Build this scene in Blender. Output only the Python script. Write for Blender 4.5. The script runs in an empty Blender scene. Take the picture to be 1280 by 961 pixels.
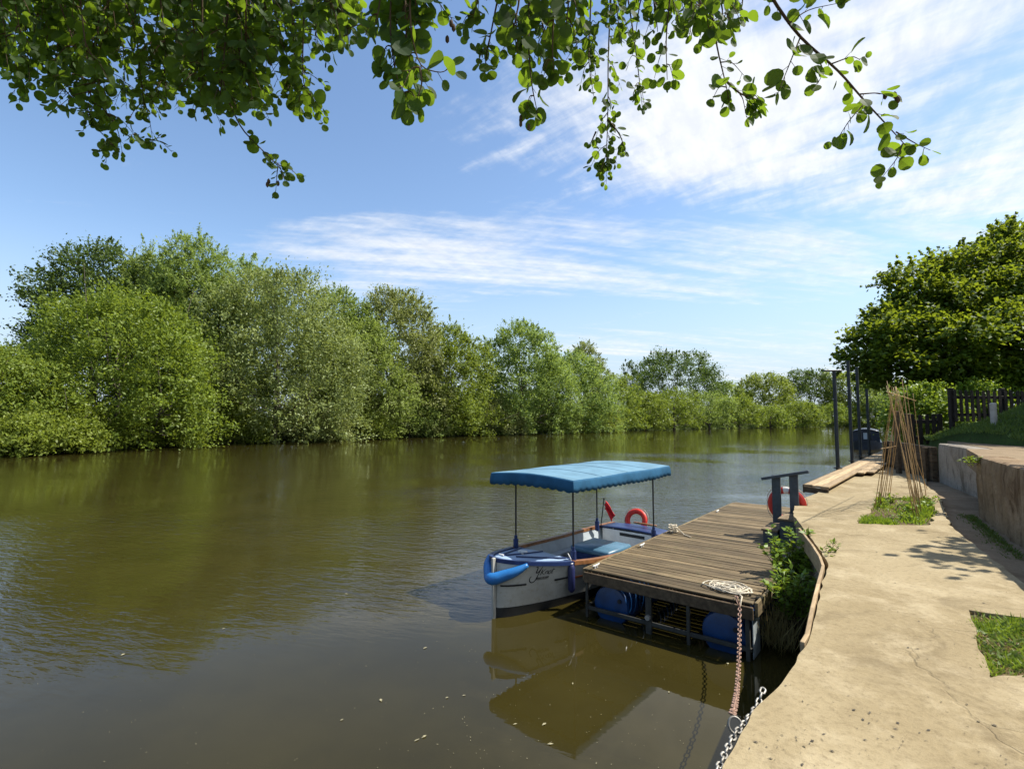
import bpy, bmesh, math, random
import numpy as np
from mathutils import Vector, Matrix
from mathutils.geometry import tessellate_polygon

random.seed(7)
RNG = np.random.default_rng(11)
R = math.radians
scene = bpy.context.scene
COL = scene.collection

# ------------------------------------------------------------------ helpers
CAM_Z = 2.9
PITCH = math.atan(42.5 / 640)
SP, CP = math.sin(PITCH), math.cos(PITCH)


def ray(px, py):
    cx, cz = (px - 640) / 640, (480.5 - py) / 640
    return Vector((cx, CP - cz * SP, SP + cz * CP))


def G(px, py, z=0.0):
    d = ray(px, py)
    t = (z - CAM_Z) / d.z
    return Vector((d.x * t, d.y * t, z))


def AT(px, py, Y):
    d = ray(px, py)
    t = Y / d.y
    return Vector((d.x * t, Y, CAM_Z + d.z * t))


def tag(o, label=None, cat=None, group=None, kind=None):
    if label: o['label'] = label
    if cat: o['category'] = cat
    if group: o['group'] = group
    if kind: o['kind'] = kind
    return o


def empty(name, loc, label, cat, group=None, rz=0.0):
    o = bpy.data.objects.new(name, None)
    o.empty_display_size = 0.2
    COL.objects.link(o)
    o.location = loc
    o.rotation_euler = (0, 0, rz)
    return tag(o, label, cat, group)


def copy_tree(o, parent=None):
    c = o.copy()
    COL.objects.link(c)
    if parent is not None:
        c.parent = parent
    for ch in list(o.children):
        copy_tree(ch, c)
    return c


class MB:
    """collects shapes into one mesh; org is subtracted so world coordinates become local"""

    def __init__(self, org=(0, 0, 0)):
        self.v, self.f, self.t = [], [], []
        self.org = Vector(org)
        self.tint = 0.5

    def add(self, vs, fs):
        b = len(self.v)
        self.v += [Vector(p) - self.org for p in vs]
        self.f += [tuple(i + b for i in f) for f in fs]
        self.t += [self.tint] * len(fs)

    def box(self, c, s, M=None, ch=0.0):
        c = Vector(c)
        h = [x / 2 for x in s]
        ch = min(ch, min(h) * 0.9)
        M = M or Matrix.Identity(3)
        if ch <= 0:
            vs = [c + M @ Vector((sx * h[0], sy * h[1], sz * h[2])) for sx in (-1, 1) for sy in (-1, 1) for sz in (-1, 1)]
            self.add(vs, [(0, 1, 3, 2), (4, 6, 7, 5), (0, 4, 5, 1), (2, 3, 7, 6), (0, 2, 6, 4), (1, 5, 7, 3)])
            return
        idx, vs = {}, []
        S = (-1, 1)
        for sx in S:
            for sy in S:
                for sz in S:
                    sg = (sx, sy, sz)
                    for a in range(3):
                        p = [sg[k] * (h[k] - (0 if k == a else ch)) for k in range(3)]
                        idx[(sg, a)] = len(vs)
                        vs.append(c + M @ Vector(p))
        fs = []
        for a in range(3):
            b, d = (a + 1) % 3, (a + 2) % 3

            def sgn(x, y, z):
                q = [0, 0, 0]
                q[a], q[b], q[d] = x, y, z
                return tuple(q)
            for s in S:
                fs.append(tuple(idx[(sgn(s, y, z), a)] for y, z in ((-1, -1), (1, -1), (1, 1), (-1, 1))))
            for y in S:
                for z in S:
                    fs.append((idx[(sgn(-1, y, z), b)], idx[(sgn(1, y, z), b)], idx[(sgn(1, y, z), d)], idx[(sgn(-1, y, z), d)]))
        for sx in S:
            for sy in S:
                for sz in S:
                    fs.append(tuple(idx[((sx, sy, sz), a)] for a in range(3)))
        self.add(vs, fs)

    def beam(self, a, b, w, h, up=(0, 0, 1), ch=0.0):
        a, b = Vector(a), Vector(b)
        x = (b - a)
        L = x.length
        x.normalize()
        y = Vector(up).cross(x)
        if y.length < 1e-5:
            y = Vector((0, 1, 0)).cross(x)
        y.normalize()
        z = x.cross(y)
        M = Matrix((x, y, z)).transposed()
        self.box((a + b) / 2, (L, w, h), M, ch)

    def tube(self, pts, r, n=8, cap=True, closed=False, flat=1.0):
        pts = [Vector(p) for p in pts]
        k = len(pts)
        rs = [r] * k if not isinstance(r, (list, tuple)) else r
        vs, prev = [], None
        for i, p in enumerate(pts):
            if closed:
                t = pts[(i + 1) % k] - pts[i - 1]
            else:
                t = pts[min(i + 1, k - 1)] - pts[max(i - 1, 0)]
            if t.length < 1e-9:
                t = Vector((0, 0, 1))
            t.normalize()
            if prev is None:
                ref = Vector((0, 0, 1)) if abs(t.z) < 0.9 else Vector((1, 0, 0))
                s = t.cross(ref).normalized()
            else:
                s = (prev - t * prev.dot(t))
                s = s.normalized() if s.length > 1e-6 else t.orthogonal().normalized()
            prev = s
            u = t.cross(s)
            for j in range(n):
                a = 2 * math.pi * j / n
                vs.append(p + (s * math.cos(a) + u * math.sin(a) * flat) * rs[i])
        fs = []
        for i in range(k if closed else k - 1):
            i2 = (i + 1) % k
            for j in range(n):
                j2 = (j + 1) % n
                fs.append((i * n + j, i * n + j2, i2 * n + j2, i2 * n + j))
        if cap and not closed:
            fs.append(tuple(range(n - 1, -1, -1)))
            fs.append(tuple((k - 1) * n + j for j in range(n)))
        self.add(vs, fs)

    def grid(self, rows, closed_u=False):
        """rows: list of equally long lists of points"""
        n = len(rows[0])
        vs = [p for r in rows for p in r]
        fs = []
        for i in range(len(rows) - 1):
            for j in range(n if closed_u else n - 1):
                j2 = (j + 1) % n
                fs.append((i * n + j, i * n + j2, (i + 1) * n + j2, (i + 1) * n + j))
        self.add(vs, fs)

    def prism(self, loop, z0, z1, holes=()):
        """vertical prism of a 2-D outline with holes"""
        loops = [[Vector((p[0], p[1], 0)) for p in loop]] + [[Vector((p[0], p[1], 0)) for p in h] for h in holes]
        tris = tessellate_polygon(loops)
        flat = [p for l in loops for p in l]
        n = len(flat)
        vs = [Vector((p.x, p.y, z1)) for p in flat] + [Vector((p.x, p.y, z0)) for p in flat]
        fs = [tuple(t) for t in tris] + [tuple(i + n for i in reversed(t)) for t in tris]
        b = 0
        for l in loops:
            m = len(l)
            for i in range(m):
                j = (i + 1) % m
                fs.append((b + i, b + j, b + j + n, b + i + n))
            b += m
        self.add(vs, fs)

    def build(self, name, mat, parent=None, smooth=False, recalc=True):
        me = bpy.data.meshes.new(name)
        me.from_pydata([tuple(p) for p in self.v], [], self.f)
        at = me.attributes.new('tint', 'FLOAT', 'FACE')
        at.data.foreach_set('value', self.t)
        if recalc:
            bm = bmesh.new()
            bm.from_mesh(me)
            bmesh.ops.recalc_face_normals(bm, faces=bm.faces)
            bm.to_mesh(me)
            bm.free()
        if smooth:
            me.shade_smooth()
            if smooth != 'all':
                try:
                    me.set_sharp_from_angle(angle=R(40))
                except Exception:
                    pass
        me.materials.append(mat)
        o = bpy.data.objects.new(name, me)
        COL.objects.link(o)
        if parent is not None:
            o.parent = parent
        else:
            o.location = self.org
        return o


# ------------------------------------------------------------------ materials
class NT:
    def __init__(self, tree):
        self.t = tree
        self.N, self.L = tree.nodes, tree.links

    def n(self, typ, **kw):
        x = self.N.new(typ)
        for k, v in kw.items():
            setattr(x, k, v)
        return x

    def put(self, sock, val):
        if isinstance(val, bpy.types.NodeSocket):
            self.L.new(val, sock)
        elif val is not None:
            if isinstance(val, (tuple, list)) and len(val) == 3 and sock.type == 'RGBA':
                val = (*val, 1)
            sock.default_value = val

    def math(self, op, a, b=None, clamp=False):
        x = self.n('ShaderNodeMath', operation=op, use_clamp=clamp)
        self.put(x.inputs[0], a)
        if b is not None: self.put(x.inputs[1], b)
        return x.outputs[0]

    def ss(self, v, a, b, lo=0.0, hi=1.0):
        x = self.n('ShaderNodeMapRange', interpolation_type='SMOOTHSTEP')
        self.put(x.inputs[0], v)
        x.inputs[1].default_value, x.inputs[2].default_value = a, b
        x.inputs[3].default_value, x.inputs[4].default_value = lo, hi
        return x.outputs[0]

    def mix(self, f, a, b, blend='MIX'):
        x = self.n('ShaderNodeMix', data_type='RGBA', blend_type=blend)
        self.put(x.inputs[0], f)
        self.put(x.inputs[6], a)
        self.put(x.inputs[7], b)
        return x.outputs[2]

    def noise(self, vec, scale, detail=4.0, rough=0.55, dist=0.0):
        x = self.n('ShaderNodeTexNoise')
        if vec is not None: self.L.new(vec, x.inputs['Vector'])
        x.inputs['Scale'].default_value = scale
        x.inputs['Detail'].default_value = detail
        x.inputs['Roughness'].default_value = rough
        x.inputs['Distortion'].default_value = dist
        return x.outputs[0]

    def voro(self, vec, scale, feature='F1', rnd=1.0):
        x = self.n('ShaderNodeTexVoronoi', feature=feature)
        if vec is not None: self.L.new(vec, x.inputs['Vector'])
        x.inputs['Scale'].default_value = scale
        x.inputs['Randomness'].default_value = rnd
        return x.outputs[0]

    def mapping(self, vec, scale=(1, 1, 1), rot=(0, 0, 0), loc=(0, 0, 0)):
        x = self.n('ShaderNodeMapping')
        self.L.new(vec, x.inputs[0])
        x.inputs[1].default_value = loc
        x.inputs[2].default_value = rot
        x.inputs[3].default_value = scale
        return x.outputs[0]

    def bump(self, h, strength=0.3, dist=0.02, normal=None):
        x = self.n('ShaderNodeBump')
        self.put(x.inputs['Strength'], strength)
        x.inputs['Distance'].default_value = dist
        self.L.new(h, x.inputs['Height'])
        if normal is not None: self.L.new(normal, x.inputs['Normal'])
        return x.outputs[0]


def new_mat(name):
    m = bpy.data.materials.new(name)
    m.use_nodes = True
    t = m.node_tree
    t.nodes.clear()
    k = NT(t)
    out = k.n('ShaderNodeOutputMaterial')
    return m, k, out


def pbsdf(k, out, col, rough=0.6, metal=0.0, spec=0.4, normal=None):
    b = k.n('ShaderNodeBsdfPrincipled')
    k.put(b.inputs['Base Color'], col)
    k.put(b.inputs['Roughness'], rough)
    b.inputs['Metallic'].default_value = metal
    b.inputs['Specular IOR Level'].default_value = spec
    if normal is not None: k.L.new(normal, b.inputs['Normal'])
    if out is not None: k.L.new(b.outputs[0], out.inputs[0])
    return b


def objvec(k):
    return k.n('ShaderNodeTexCoord').outputs['Object']


def worldpos(k):
    return k.n('ShaderNodeNewGeometry').outputs['Position']


def tint_of(k):
    return k.n('ShaderNodeAttribute', attribute_name='tint').outputs['Fac']


def m_paint(name, col, rough=0.45, var=0.25, scale=6, metal=0.0, bump=0.08, dirt=None, spec=0.4):
    """paint / plastic / cloth / metal with worn uneven tone"""
    m, k, out = new_mat(name)
    v = objvec(k)
    n1 = k.noise(v, scale, 5, 0.6)
    n2 = k.noise(v, scale * 7, 4, 0.6)
    dark = tuple(c * (1 - var) for c in col)
    lite = tuple(min(1, c * (1 + var * 0.6)) for c in col)
    c = k.mix(k.ss(n1, 0.3, 0.7), dark, lite)
    if dirt:
        c = k.mix(k.ss(n2, 0.52, 0.72, 0, 0.55), c, dirt)
    pbsdf(k, out, c, k.math('ADD', k.math('MULTIPLY', n2, 0.25), rough - 0.12), metal, spec, k.bump(n2, bump, 0.01))
    return m


def m_wood(name, c1, c2, ang=0.0, rough=0.8, grain=26, tint_amt=0.6, moss=None):
    m, k, out = new_mat(name)
    v = k.mapping(worldpos(k), (1, 1, 1), (0, 0, -ang))
    g = k.noise(k.mapping(v, (1.4, grain, grain)), 1.0, 6, 0.65, 0.4)
    g2 = k.noise(k.mapping(v, (4.0, grain * 3.5, grain * 3)), 1.0, 4, 0.6)
    blot = k.noise(worldpos(k), 1.7, 4, 0.6)
    c = k.mix(k.ss(g, 0.28, 0.72), c1, c2)
    t = k.math('ADD', k.math('MULTIPLY', tint_of(k), tint_amt), 1.0 - tint_amt * 0.5)
    c = k.mix(1.0, c, k.n('ShaderNodeCombineColor').outputs[0], 'MULTIPLY') if False else c
    mul = k.n('ShaderNodeVectorMath', operation='SCALE')
    k.L.new(c, mul.inputs[0])
    k.L.new(t, mul.inputs['Scale'])
    c = mul.outputs[0]
    c = k.mix(k.ss(blot, 0.5, 0.75, 0, 0.35), c, tuple(x * 0.5 for x in c1))
    if moss:
        c = k.mix(k.ss(k.noise(worldpos(k), 5.5, 5, 0.65), 0.55, 0.75, 0, 0.6), c, moss)
    h = k.math('ADD', g, k.math('MULTIPLY', g2, 0.5))
    pbsdf(k, out, c, rough, 0, 0.25, k.bump(h, 0.45, 0.006))
    return m


def m_foliage(name, dark, light, trans, tf=0.35, rough=0.5, patch=0.35):
    m, k, out = new_mat(name)
    t = tint_of(k)
    big = k.noise(objvec(k), 0.35, 3, 0.5)
    f = k.math('ADD', k.math('MULTIPLY', t, 1.0), k.math('MULTIPLY', k.math('SUBTRACT', big, 0.5), patch * 2), True)
    c = k.mix(f, dark, light)
    hs = k.n('ShaderNodeHueSaturation')
    rnd = k.n('ShaderNodeObjectInfo').outputs['Random']
    k.put(hs.inputs['Hue'], k.math('ADD', k.math('MULTIPLY', rnd, 0.03), 0.485))
    k.put(hs.inputs['Value'], k.math('ADD', k.math('MULTIPLY', k.noise(objvec(k), 0.9, 2), 0.3), 0.85))
    k.L.new(c, hs.inputs['Color'])
    b = pbsdf(k, None, hs.outputs[0], rough, 0, 0.3)
    tr = k.n('ShaderNodeBsdfTranslucent')
    k.put(tr.inputs[0], k.mix(f, tuple(x * 0.75 for x in trans), trans))
    mx = k.n('ShaderNodeMixShader')
    mx.inputs[0].default_value = tf
    k.L.new(b.outputs[0], mx.inputs[1])
    k.L.new(tr.outputs[0], mx.inputs[2])
    k.L.new(mx.outputs[0], out.inputs[0])
    return m


def m_bark(name, c1, c2):
    m, k, out = new_mat(name)
    v = objvec(k)
    g = k.noise(k.mapping(v, (9, 9, 1.5)), 1.0, 6, 0.7, 0.6)
    pbsdf(k, out, k.mix(k.ss(g, 0.3, 0.7), c1, c2), 0.9, 0, 0.2, k.bump(g, 0.7, 0.03))
    return m


def m_concrete(name, c1, c2, c3, stain, damp=None, ctr=0.5):
    """c1-c3 sand tones, stain a dark stain tone, damp: an upright streak tone"""
    m, k, out = new_mat(name)
    v = worldpos(k)
    big = k.noise(v, 0.55, 5, 0.6, 0.5)
    mid = k.noise(v, 2.6, 6, 0.65, 0.3)
    fine = k.noise(v, 22, 6, 0.7)
    grit = k.noise(v, 160, 3, 0.6)
    c = k.mix(k.ss(big, 0.35, 0.65), c1, c2)
    c = k.mix(k.ss(mid, 0.45, 0.7), c, c3)
    c = k.mix(k.ss(fine, 0.45, 0.75, 0, 0.55), c, stain)
    c = k.mix(k.ss(grit, 0.55, 0.75, 0, 0.4), c, tuple(x * 1.25 for x in c2))
    c = k.mix(k.ss(grit, 0.42, 0.28, 0, 0.5), c, stain)
    st = k.noise(v, 1.1, 7, 0.7, 1.2)
    c = k.mix(k.ss(st, 0.50, 0.72, 0, 0.7), c, stain)
    # hairline cracks
    dv = k.n('ShaderNodeVectorMath', operation='ADD')
    k.L.new(v, dv.inputs[0])
    sc = k.n('ShaderNodeVectorMath', operation='SCALE')
    nz = k.n('ShaderNodeTexNoise')
    k.L.new(v, nz.inputs['Vector'])
    nz.inputs['Scale'].default_value = 1.6
    nz.inputs['Detail'].default_value = 6
    k.L.new(nz.outputs[1], sc.inputs[0])
    sc.inputs['Scale'].default_value = 0.9
    k.L.new(sc.outputs[0], dv.inputs[1])
    cr = k.voro(dv.outputs[0], 0.34, 'DISTANCE_TO_EDGE')
    crf = k.math('MULTIPLY', k.ss(cr, 0.006, 0.001), k.ss(k.noise(v, 0.9, 3), 0.52, 0.66))
    c = k.mix(k.math('MULTIPLY', crf, 0.22), c, tuple(x * 0.6 for x in stain))
    if damp:
        vs = k.noise(k.mapping(v, (2.2, 2.2, 1.0)), 1.0, 8, 0.72, 1.0)
        c = k.mix(k.ss(vs, 0.46, 0.66, 0, 0.85), c, damp)
    pit = k.voro(v, 9.0)
    pitf = k.math('MULTIPLY', k.ss(pit, 0.09, 0.03), k.ss(k.noise(v, 1.3, 3), 0.60, 0.68))
    c = k.mix(k.math('MULTIPLY', pitf, 0.75), c, tuple(x * 0.4 for x in stain))
    h = k.math('ADD', k.math('ADD', k.math('MULTIPLY', mid, 0.9), k.math('MULTIPLY', fine, 0.5)), k.math('MULTIPLY', grit, 0.12))
    h = k.math('SUBTRACT', h, k.math('ADD', k.math('MULTIPLY', crf, 0.5), k.math('MULTIPLY', pitf, 0.25)))
    pbsdf(k, out, c, 0.88, 0, 0.2, k.bump(h, 0.5, 0.03))
    return m


def m_soil(name, c1, c2, c3, scale=1.0):
    m, k, out = new_mat(name)
    v = worldpos(k)
    a = k.noise(v, 0.7 * scale, 5, 0.65)
    b = k.noise(v, 6 * scale, 6, 0.7)
    c = k.mix(k.ss(a, 0.35, 0.65), c1, c2)
    c = k.mix(k.ss(b, 0.48, 0.7), c, c3)
    pbsdf(k, out, c, 0.95, 0, 0.1, k.bump(b, 0.7, 0.05))
    return m


DOCK_ANG = math.atan2(0.780, 0.625)
M = {}
M['path'] = m_concrete('sandy_concrete', (0.235, 0.182, 0.098), (0.300, 0.240, 0.138), (0.355, 0.290, 0.177), (0.130, 0.096, 0.050))
M['path_low'] = m_concrete('worn_concrete', (0.18, 0.13, 0.076), (0.23, 0.17, 0.103), (0.27, 0.20, 0.125), (0.115, 0.078, 0.042))
M['wall'] = m_concrete('stained_wall', (0.205, 0.140, 0.078), (0.265, 0.185, 0.106), (0.31, 0.23, 0.145), (0.10, 0.060, 0.028), damp=(0.070, 0.038, 0.016))
M['wall_grey'] = m_concrete('grey_wall', (0.24, 0.21, 0.17), (0.30, 0.265, 0.215), (0.34, 0.30, 0.25), (0.13, 0.10, 0.07), damp=(0.10, 0.085, 0.06))
M['quay'] = m_concrete('quay_concrete', (0.22, 0.19, 0.14), (0.28, 0.24, 0.18), (0.31, 0.27, 0.20), (0.10, 0.085, 0.05), damp=(0.05, 0.05, 0.03))
M['bank'] = m_soil('bank_soil', (0.05, 0.065, 0.02), (0.07, 0.095, 0.025), (0.035, 0.035, 0.018))
M['soil'] = m_soil('garden_soil', (0.10, 0.07, 0.04), (0.14, 0.10, 0.06), (0.07, 0.048, 0.028), 2.5)
M['lawn'] = m_soil('lawn_earth', (0.045, 0.075, 0.018), (0.065, 0.10, 0.024), (0.04, 0.045, 0.02), 2)
M['deck'] = m_wood('weathered_deck', (0.058, 0.040, 0.020), (0.195, 0.145, 0.080), DOCK_ANG + math.pi / 2, 0.8, 24, 1.1, moss=(0.075, 0.075, 0.03))
M['fascia'] = m_wood('dock_fascia', (0.10, 0.075, 0.04), (0.24, 0.18, 0.095), DOCK_ANG, 0.85, 22, 0.3, moss=(0.10, 0.11, 0.03))
M['board'] = m_wood('pale_boardwalk', (0.27, 0.19, 0.105), (0.43, 0.32, 0.19), math.atan2(0.75, 0.66), 0.8, 20, 0.5)
M['sleeper'] = m_wood('dark_sleeper', (0.055, 0.038, 0.022), (0.12, 0.085, 0.05), math.atan2(3.9, 1.65), 0.9, 14, 0.5)
M['fence'] = m_paint('dark_stained_fence', (0.022, 0.014, 0.009), 0.75, 0.4, 9)
M['steelrail'] = m_paint('dull_steel', (0.045, 0.044, 0.036), 0.7, 0.35, 8, 0.2, dirt=(0.06, 0.04, 0.02))
M['barrel'] = m_paint('blue_barrel', (0.005, 0.038, 0.125), 0.35, 0.35, 5, dirt=(0.018, 0.035, 0.05))
M['polewood'] = m_paint('black_pole', (0.018, 0.024, 0.028), 0.5, 0.3, 9)
M['steps'] = m_paint('slate_step_paint', (0.040, 0.056, 0.068), 0.6, 0.25, 10, dirt=(0.12, 0.09, 0.05))
M['tread'] = m_wood('worn_tread', (0.13, 0.095, 0.055), (0.24, 0.18, 0.11), DOCK_ANG, 0.85, 18, 0.3)
M['buoy'] = m_paint('orange_red_buoy', (0.56, 0.035, 0.022), 0.45, 0.15, 6)
M['buoyband'] = m_paint('white_band', (0.72, 0.70, 0.66), 0.5, 0.1, 8)
M['rope'] = m_paint('pale_rope', (0.52, 0.46, 0.35), 0.9, 0.3, 30, bump=0.5)
M['ropedark'] = m_paint('tarred_rope', (0.06, 0.055, 0.05), 0.9, 0.3, 30, bump=0.5)
M['galv'] = m_paint('galvanised_chain', (0.30, 0.285, 0.25), 0.5, 0.4, 14, 0.5, dirt=(0.16, 0.11, 0.07))
M['rustchain'] = m_paint('rusty_pink_chain', (0.30, 0.19, 0.14), 0.7, 0.5, 20, 0.3, dirt=(0.14, 0.06, 0.03))
M['hull'] = m_paint('grey_hull', (0.40, 0.39, 0.34), 0.4, 0.2, 2.2, dirt=(0.27, 0.245, 0.17))
M['bottom'] = m_paint('black_antifouling', (0.016, 0.017, 0.016), 0.6, 0.3, 5)
M['bluecloth'] = m_paint('blue_canvas', (0.120, 0.225, 0.300), 0.8, 0.16, 2.5, bump=0.15, spec=0.2)
M['valance'] = m_paint('deep_blue_canvas', (0.018, 0.085, 0.165), 0.8, 0.18, 4, bump=0.15, spec=0.2)
M['bluetrim'] = m_paint('navy_trim', (0.016, 0.032, 0.105), 0.4, 0.2, 6)
M['bluedeck'] = m_paint('pale_blue_deck', (0.24, 0.33, 0.47), 0.5, 0.14, 4)
M['inside'] = m_paint('grey_inside', (0.34, 0.38, 0.40), 0.6, 0.15, 5)
M['cushion'] = m_paint('blue_vinyl', (0.06, 0.135, 0.20), 0.38, 0.15, 4)
M['varnish'] = m_paint('varnished_wood', (0.22, 0.095, 0.035), 0.45, 0.4, 8)
M['fender'] = m_paint('sky_blue_fender', (0.022, 0.15, 0.40), 0.35, 0.18, 4)
M['navyfender'] = m_paint('navy_fender', (0.02, 0.025, 0.085), 0.4, 0.2, 6)
M['red'] = m_paint('red_cloth', (0.60, 0.02, 0.025), 0.8, 0.12, 6)
M['ink'] = m_paint('black_lettering', (0.012, 0.012, 0.013), 0.5, 0.1, 6)
M['copper'] = m_paint('orange_stripe', (0.42, 0.13, 0.045), 0.5, 0.2, 6)
M['navyboat'] = m_paint('dark_narrowboat', (0.018, 0.026, 0.042), 0.4, 0.3, 3)
M['glass'] = m_paint('pale_glazing', (0.40, 0.46, 0.48), 0.12, 0.1, 3, spec=0.8)
M['cane'] = m_paint('bamboo', (0.40, 0.25, 0.105), 0.55, 0.35, 7)
M['whitepost'] = m_paint('pale_post', (0.36, 0.34, 0.30), 0.8, 0.2, 6)
M['cleat'] = m_paint('white_cleat', (0.62, 0.60, 0.55), 0.45, 0.2, 9)
M['panel'] = m_paint('grey_panel', (0.36, 0.40, 0.42), 0.6, 0.3, 5, dirt=(0.20, 0.19, 0.08))
M['debris'] = m_paint('pale_floating_bits', (0.30, 0.27, 0.16), 0.8, 0.5, 60)
M['willow'] = m_foliage('willow_leaf', (0.118, 0.175, 0.038), (0.275, 0.350, 0.095), (0.39, 0.50, 0.08), 0.42, 0.55)
M['silver'] = m_foliage('silver_willow_leaf', (0.135, 0.170, 0.048), (0.300, 0.335, 0.120), (0.38, 0.44, 0.09), 0.36, 0.5)
M['yellow'] = m_foliage('sallow_leaf', (0.085, 0.130, 0.016), (0.205, 0.270, 0.040), (0.33, 0.42, 0.035), 0.40)
M['green'] = m_foliage('bank_leaf', (0.098, 0.142, 0.018), (0.215, 0.265, 0.042), (0.37, 0.45, 0.045), 0.40)
M['dark'] = m_foliage('dark_leaf', (0.034, 0.066, 0.014), (0.100, 0.150, 0.030), (0.18, 0.27, 0.035), 0.32)
M['maple'] = m_foliage('maple_leaf', (0.050, 0.085, 0.008), (0.110, 0.165, 0.016), (0.36, 0.44, 0.024), 0.38, 0.6)
M['alder'] = m_foliage('alder_leaf', (0.014, 0.036, 0.006), (0.032, 0.070, 0.010), (0.26, 0.40, 0.022), 0.44, 0.7, 0.15)
M['shrub'] = m_foliage('shrub_leaf', (0.100, 0.170, 0.014), (0.200, 0.290, 0.032), (0.32, 0.42, 0.03), 0.38, 0.45)
M['grass'] = m_foliage('grass_blade', (0.055, 0.100, 0.018), (0.130, 0.180, 0.035), (0.20, 0.28, 0.04), 0.3)
M['straw'] = m_foliage('dry_grass', (0.20, 0.15, 0.06), (0.38, 0.30, 0.13), (0.40, 0.30, 0.12), 0.25)
M['bark'] = m_bark('grey_bark', (0.05, 0.042, 0.032), (0.13, 0.11, 0.085))
M['twig'] = m_bark('twig_bark', (0.045, 0.030, 0.018), (0.11, 0.075, 0.045))


# ------------------------------------------------------------------ leaf meshes
def unit(a):
    return a / np.maximum(np.linalg.norm(a, axis=-1, keepdims=True), 1e-9)


def quad_mesh(name, verts, nquad, tint, mat, parent=None):
    me = bpy.data.meshes.new(name)
    me.vertices.add(len(verts))
    me.vertices.foreach_set('co', verts.astype(np.float32).ravel())
    me.loops.add(nquad * 4)
    me.loops.foreach_set('vertex_index', np.arange(nquad * 4, dtype=np.int32))
    me.polygons.add(nquad)
    me.polygons.foreach_set('loop_start', np.arange(nquad, dtype=np.int32) * 4)
    me.update(calc_edges=True)
    at = me.attributes.new('tint', 'FLOAT', 'FACE')
    at.data.foreach_set('value', tint.astype(np.float32))
    me.materials.append(mat)
    o = bpy.data.objects.new(name, me)
    COL.objects.link(o)
    if parent is not None:
        o.parent = parent
    return o


def leaf_quads(c, axis, normal, L, W):
    """diamond leaves"""
    a = unit(axis)
    n = unit(normal - a * np.sum(a * normal, 1, keepdims=True))
    s = np.cross(a, n)
    L = np.asarray(L).reshape(-1, 1)
    W = np.asarray(W).reshape(-1, 1)
    p0 = c - a * L * 0.5
    p2 = c + a * L * 0.5
    p1 = c + s * W * 0.5 - a * L * 0.06 + n * W * 0.12
    p3 = c - s * W * 0.5 - a * L * 0.06 + n * W * 0.12
    return np.stack([p0, p1, p2, p3], 1).reshape(-1, 3)


def crown(rng, lobes, nleaf, L, W, clump_r=0.6, per=40, up=0.25, out=0.6, jit=0.8, shoot=0.3, zmin=0.05, shoot_len=1.4, nup=0.8):
    lob = np.array(lobes, float)
    nc = max(8, nleaf // per)
    w = lob[:, 3] * lob[:, 5]
    pick = rng.choice(len(lob), int(nc * 2.2), p=w / w.sum())
    d = rng.normal(size=(len(pick), 3))
    d[:, 2] = d[:, 2] * 0.95 + 0.12
    d = unit(d)
    fr = 1 - 0.36 * rng.random(len(pick)) ** 2.0
    bumpy = 1 + 0.10 * rng.normal(size=len(pick))
    cen = lob[pick, :3] + d * lob[pick, 3:6] * (fr * bumpy)[:, None]
    q = np.min(np.linalg.norm((cen[:, None, :] - lob[None, :, :3]) / lob[None, :, 3:6], axis=2), axis=1)
    keep = (q > 0.70) | (rng.random(len(pick)) < 0.10)
    keep &= (d[:, 2] > -0.35) | (rng.random(len(pick)) < 0.3)
    keep &= cen[:, 2] > zmin
    cen, d = cen[keep][:nc], d[keep][:nc]
    nc = len(cen)
    ctint = rng.random(nc)
    k = per
    csz = 0.6 + 0.8 * rng.random(nc)
    off = rng.normal(size=(nc, k, 3)) * clump_r * csz[:, None, None] * np.array([1, 1, 0.72])
    is_shoot = rng.random(nc) < shoot
    sdir = unit(d + rng.normal(size=(nc, 3)) * 0.35 + np.array([0, 0, 0.45]))
    tt = rng.random((nc, k)) ** 1.0
    ln = clump_r * shoot_len * (0.6 + rng.random(nc))
    soff = sdir[:, None, :] * (tt * ln[:, None])[..., None] + rng.normal(size=(nc, k, 3)) * clump_r * 0.28 * (1.15 - tt)[..., None]
    off = np.where(is_shoot[:, None, None], soff, off)
    c = (cen[:, None, :] + off).reshape(-1, 3)
    dd = np.repeat(d, k, 0)
    ax = dd * out + rng.normal(size=c.shape) * jit + np.array([0, 0, up])
    nm = rng.normal(size=c.shape) * 0.6 + dd * 0.6 + np.array([0, 0, nup])
    t = np.clip(np.repeat(ctint, k) * 0.55 + rng.random(len(c)) * 0.45, 0, 1)
    sz = 0.65 + 0.7 * rng.random(len(c))
    ok = c[:, 2] > zmin
    c, ax, nm, t, sz = c[ok], ax[ok], nm[ok], t[ok], sz[ok]
    return leaf_quads(c, ax, nm, L * sz, W * sz), t


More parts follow.
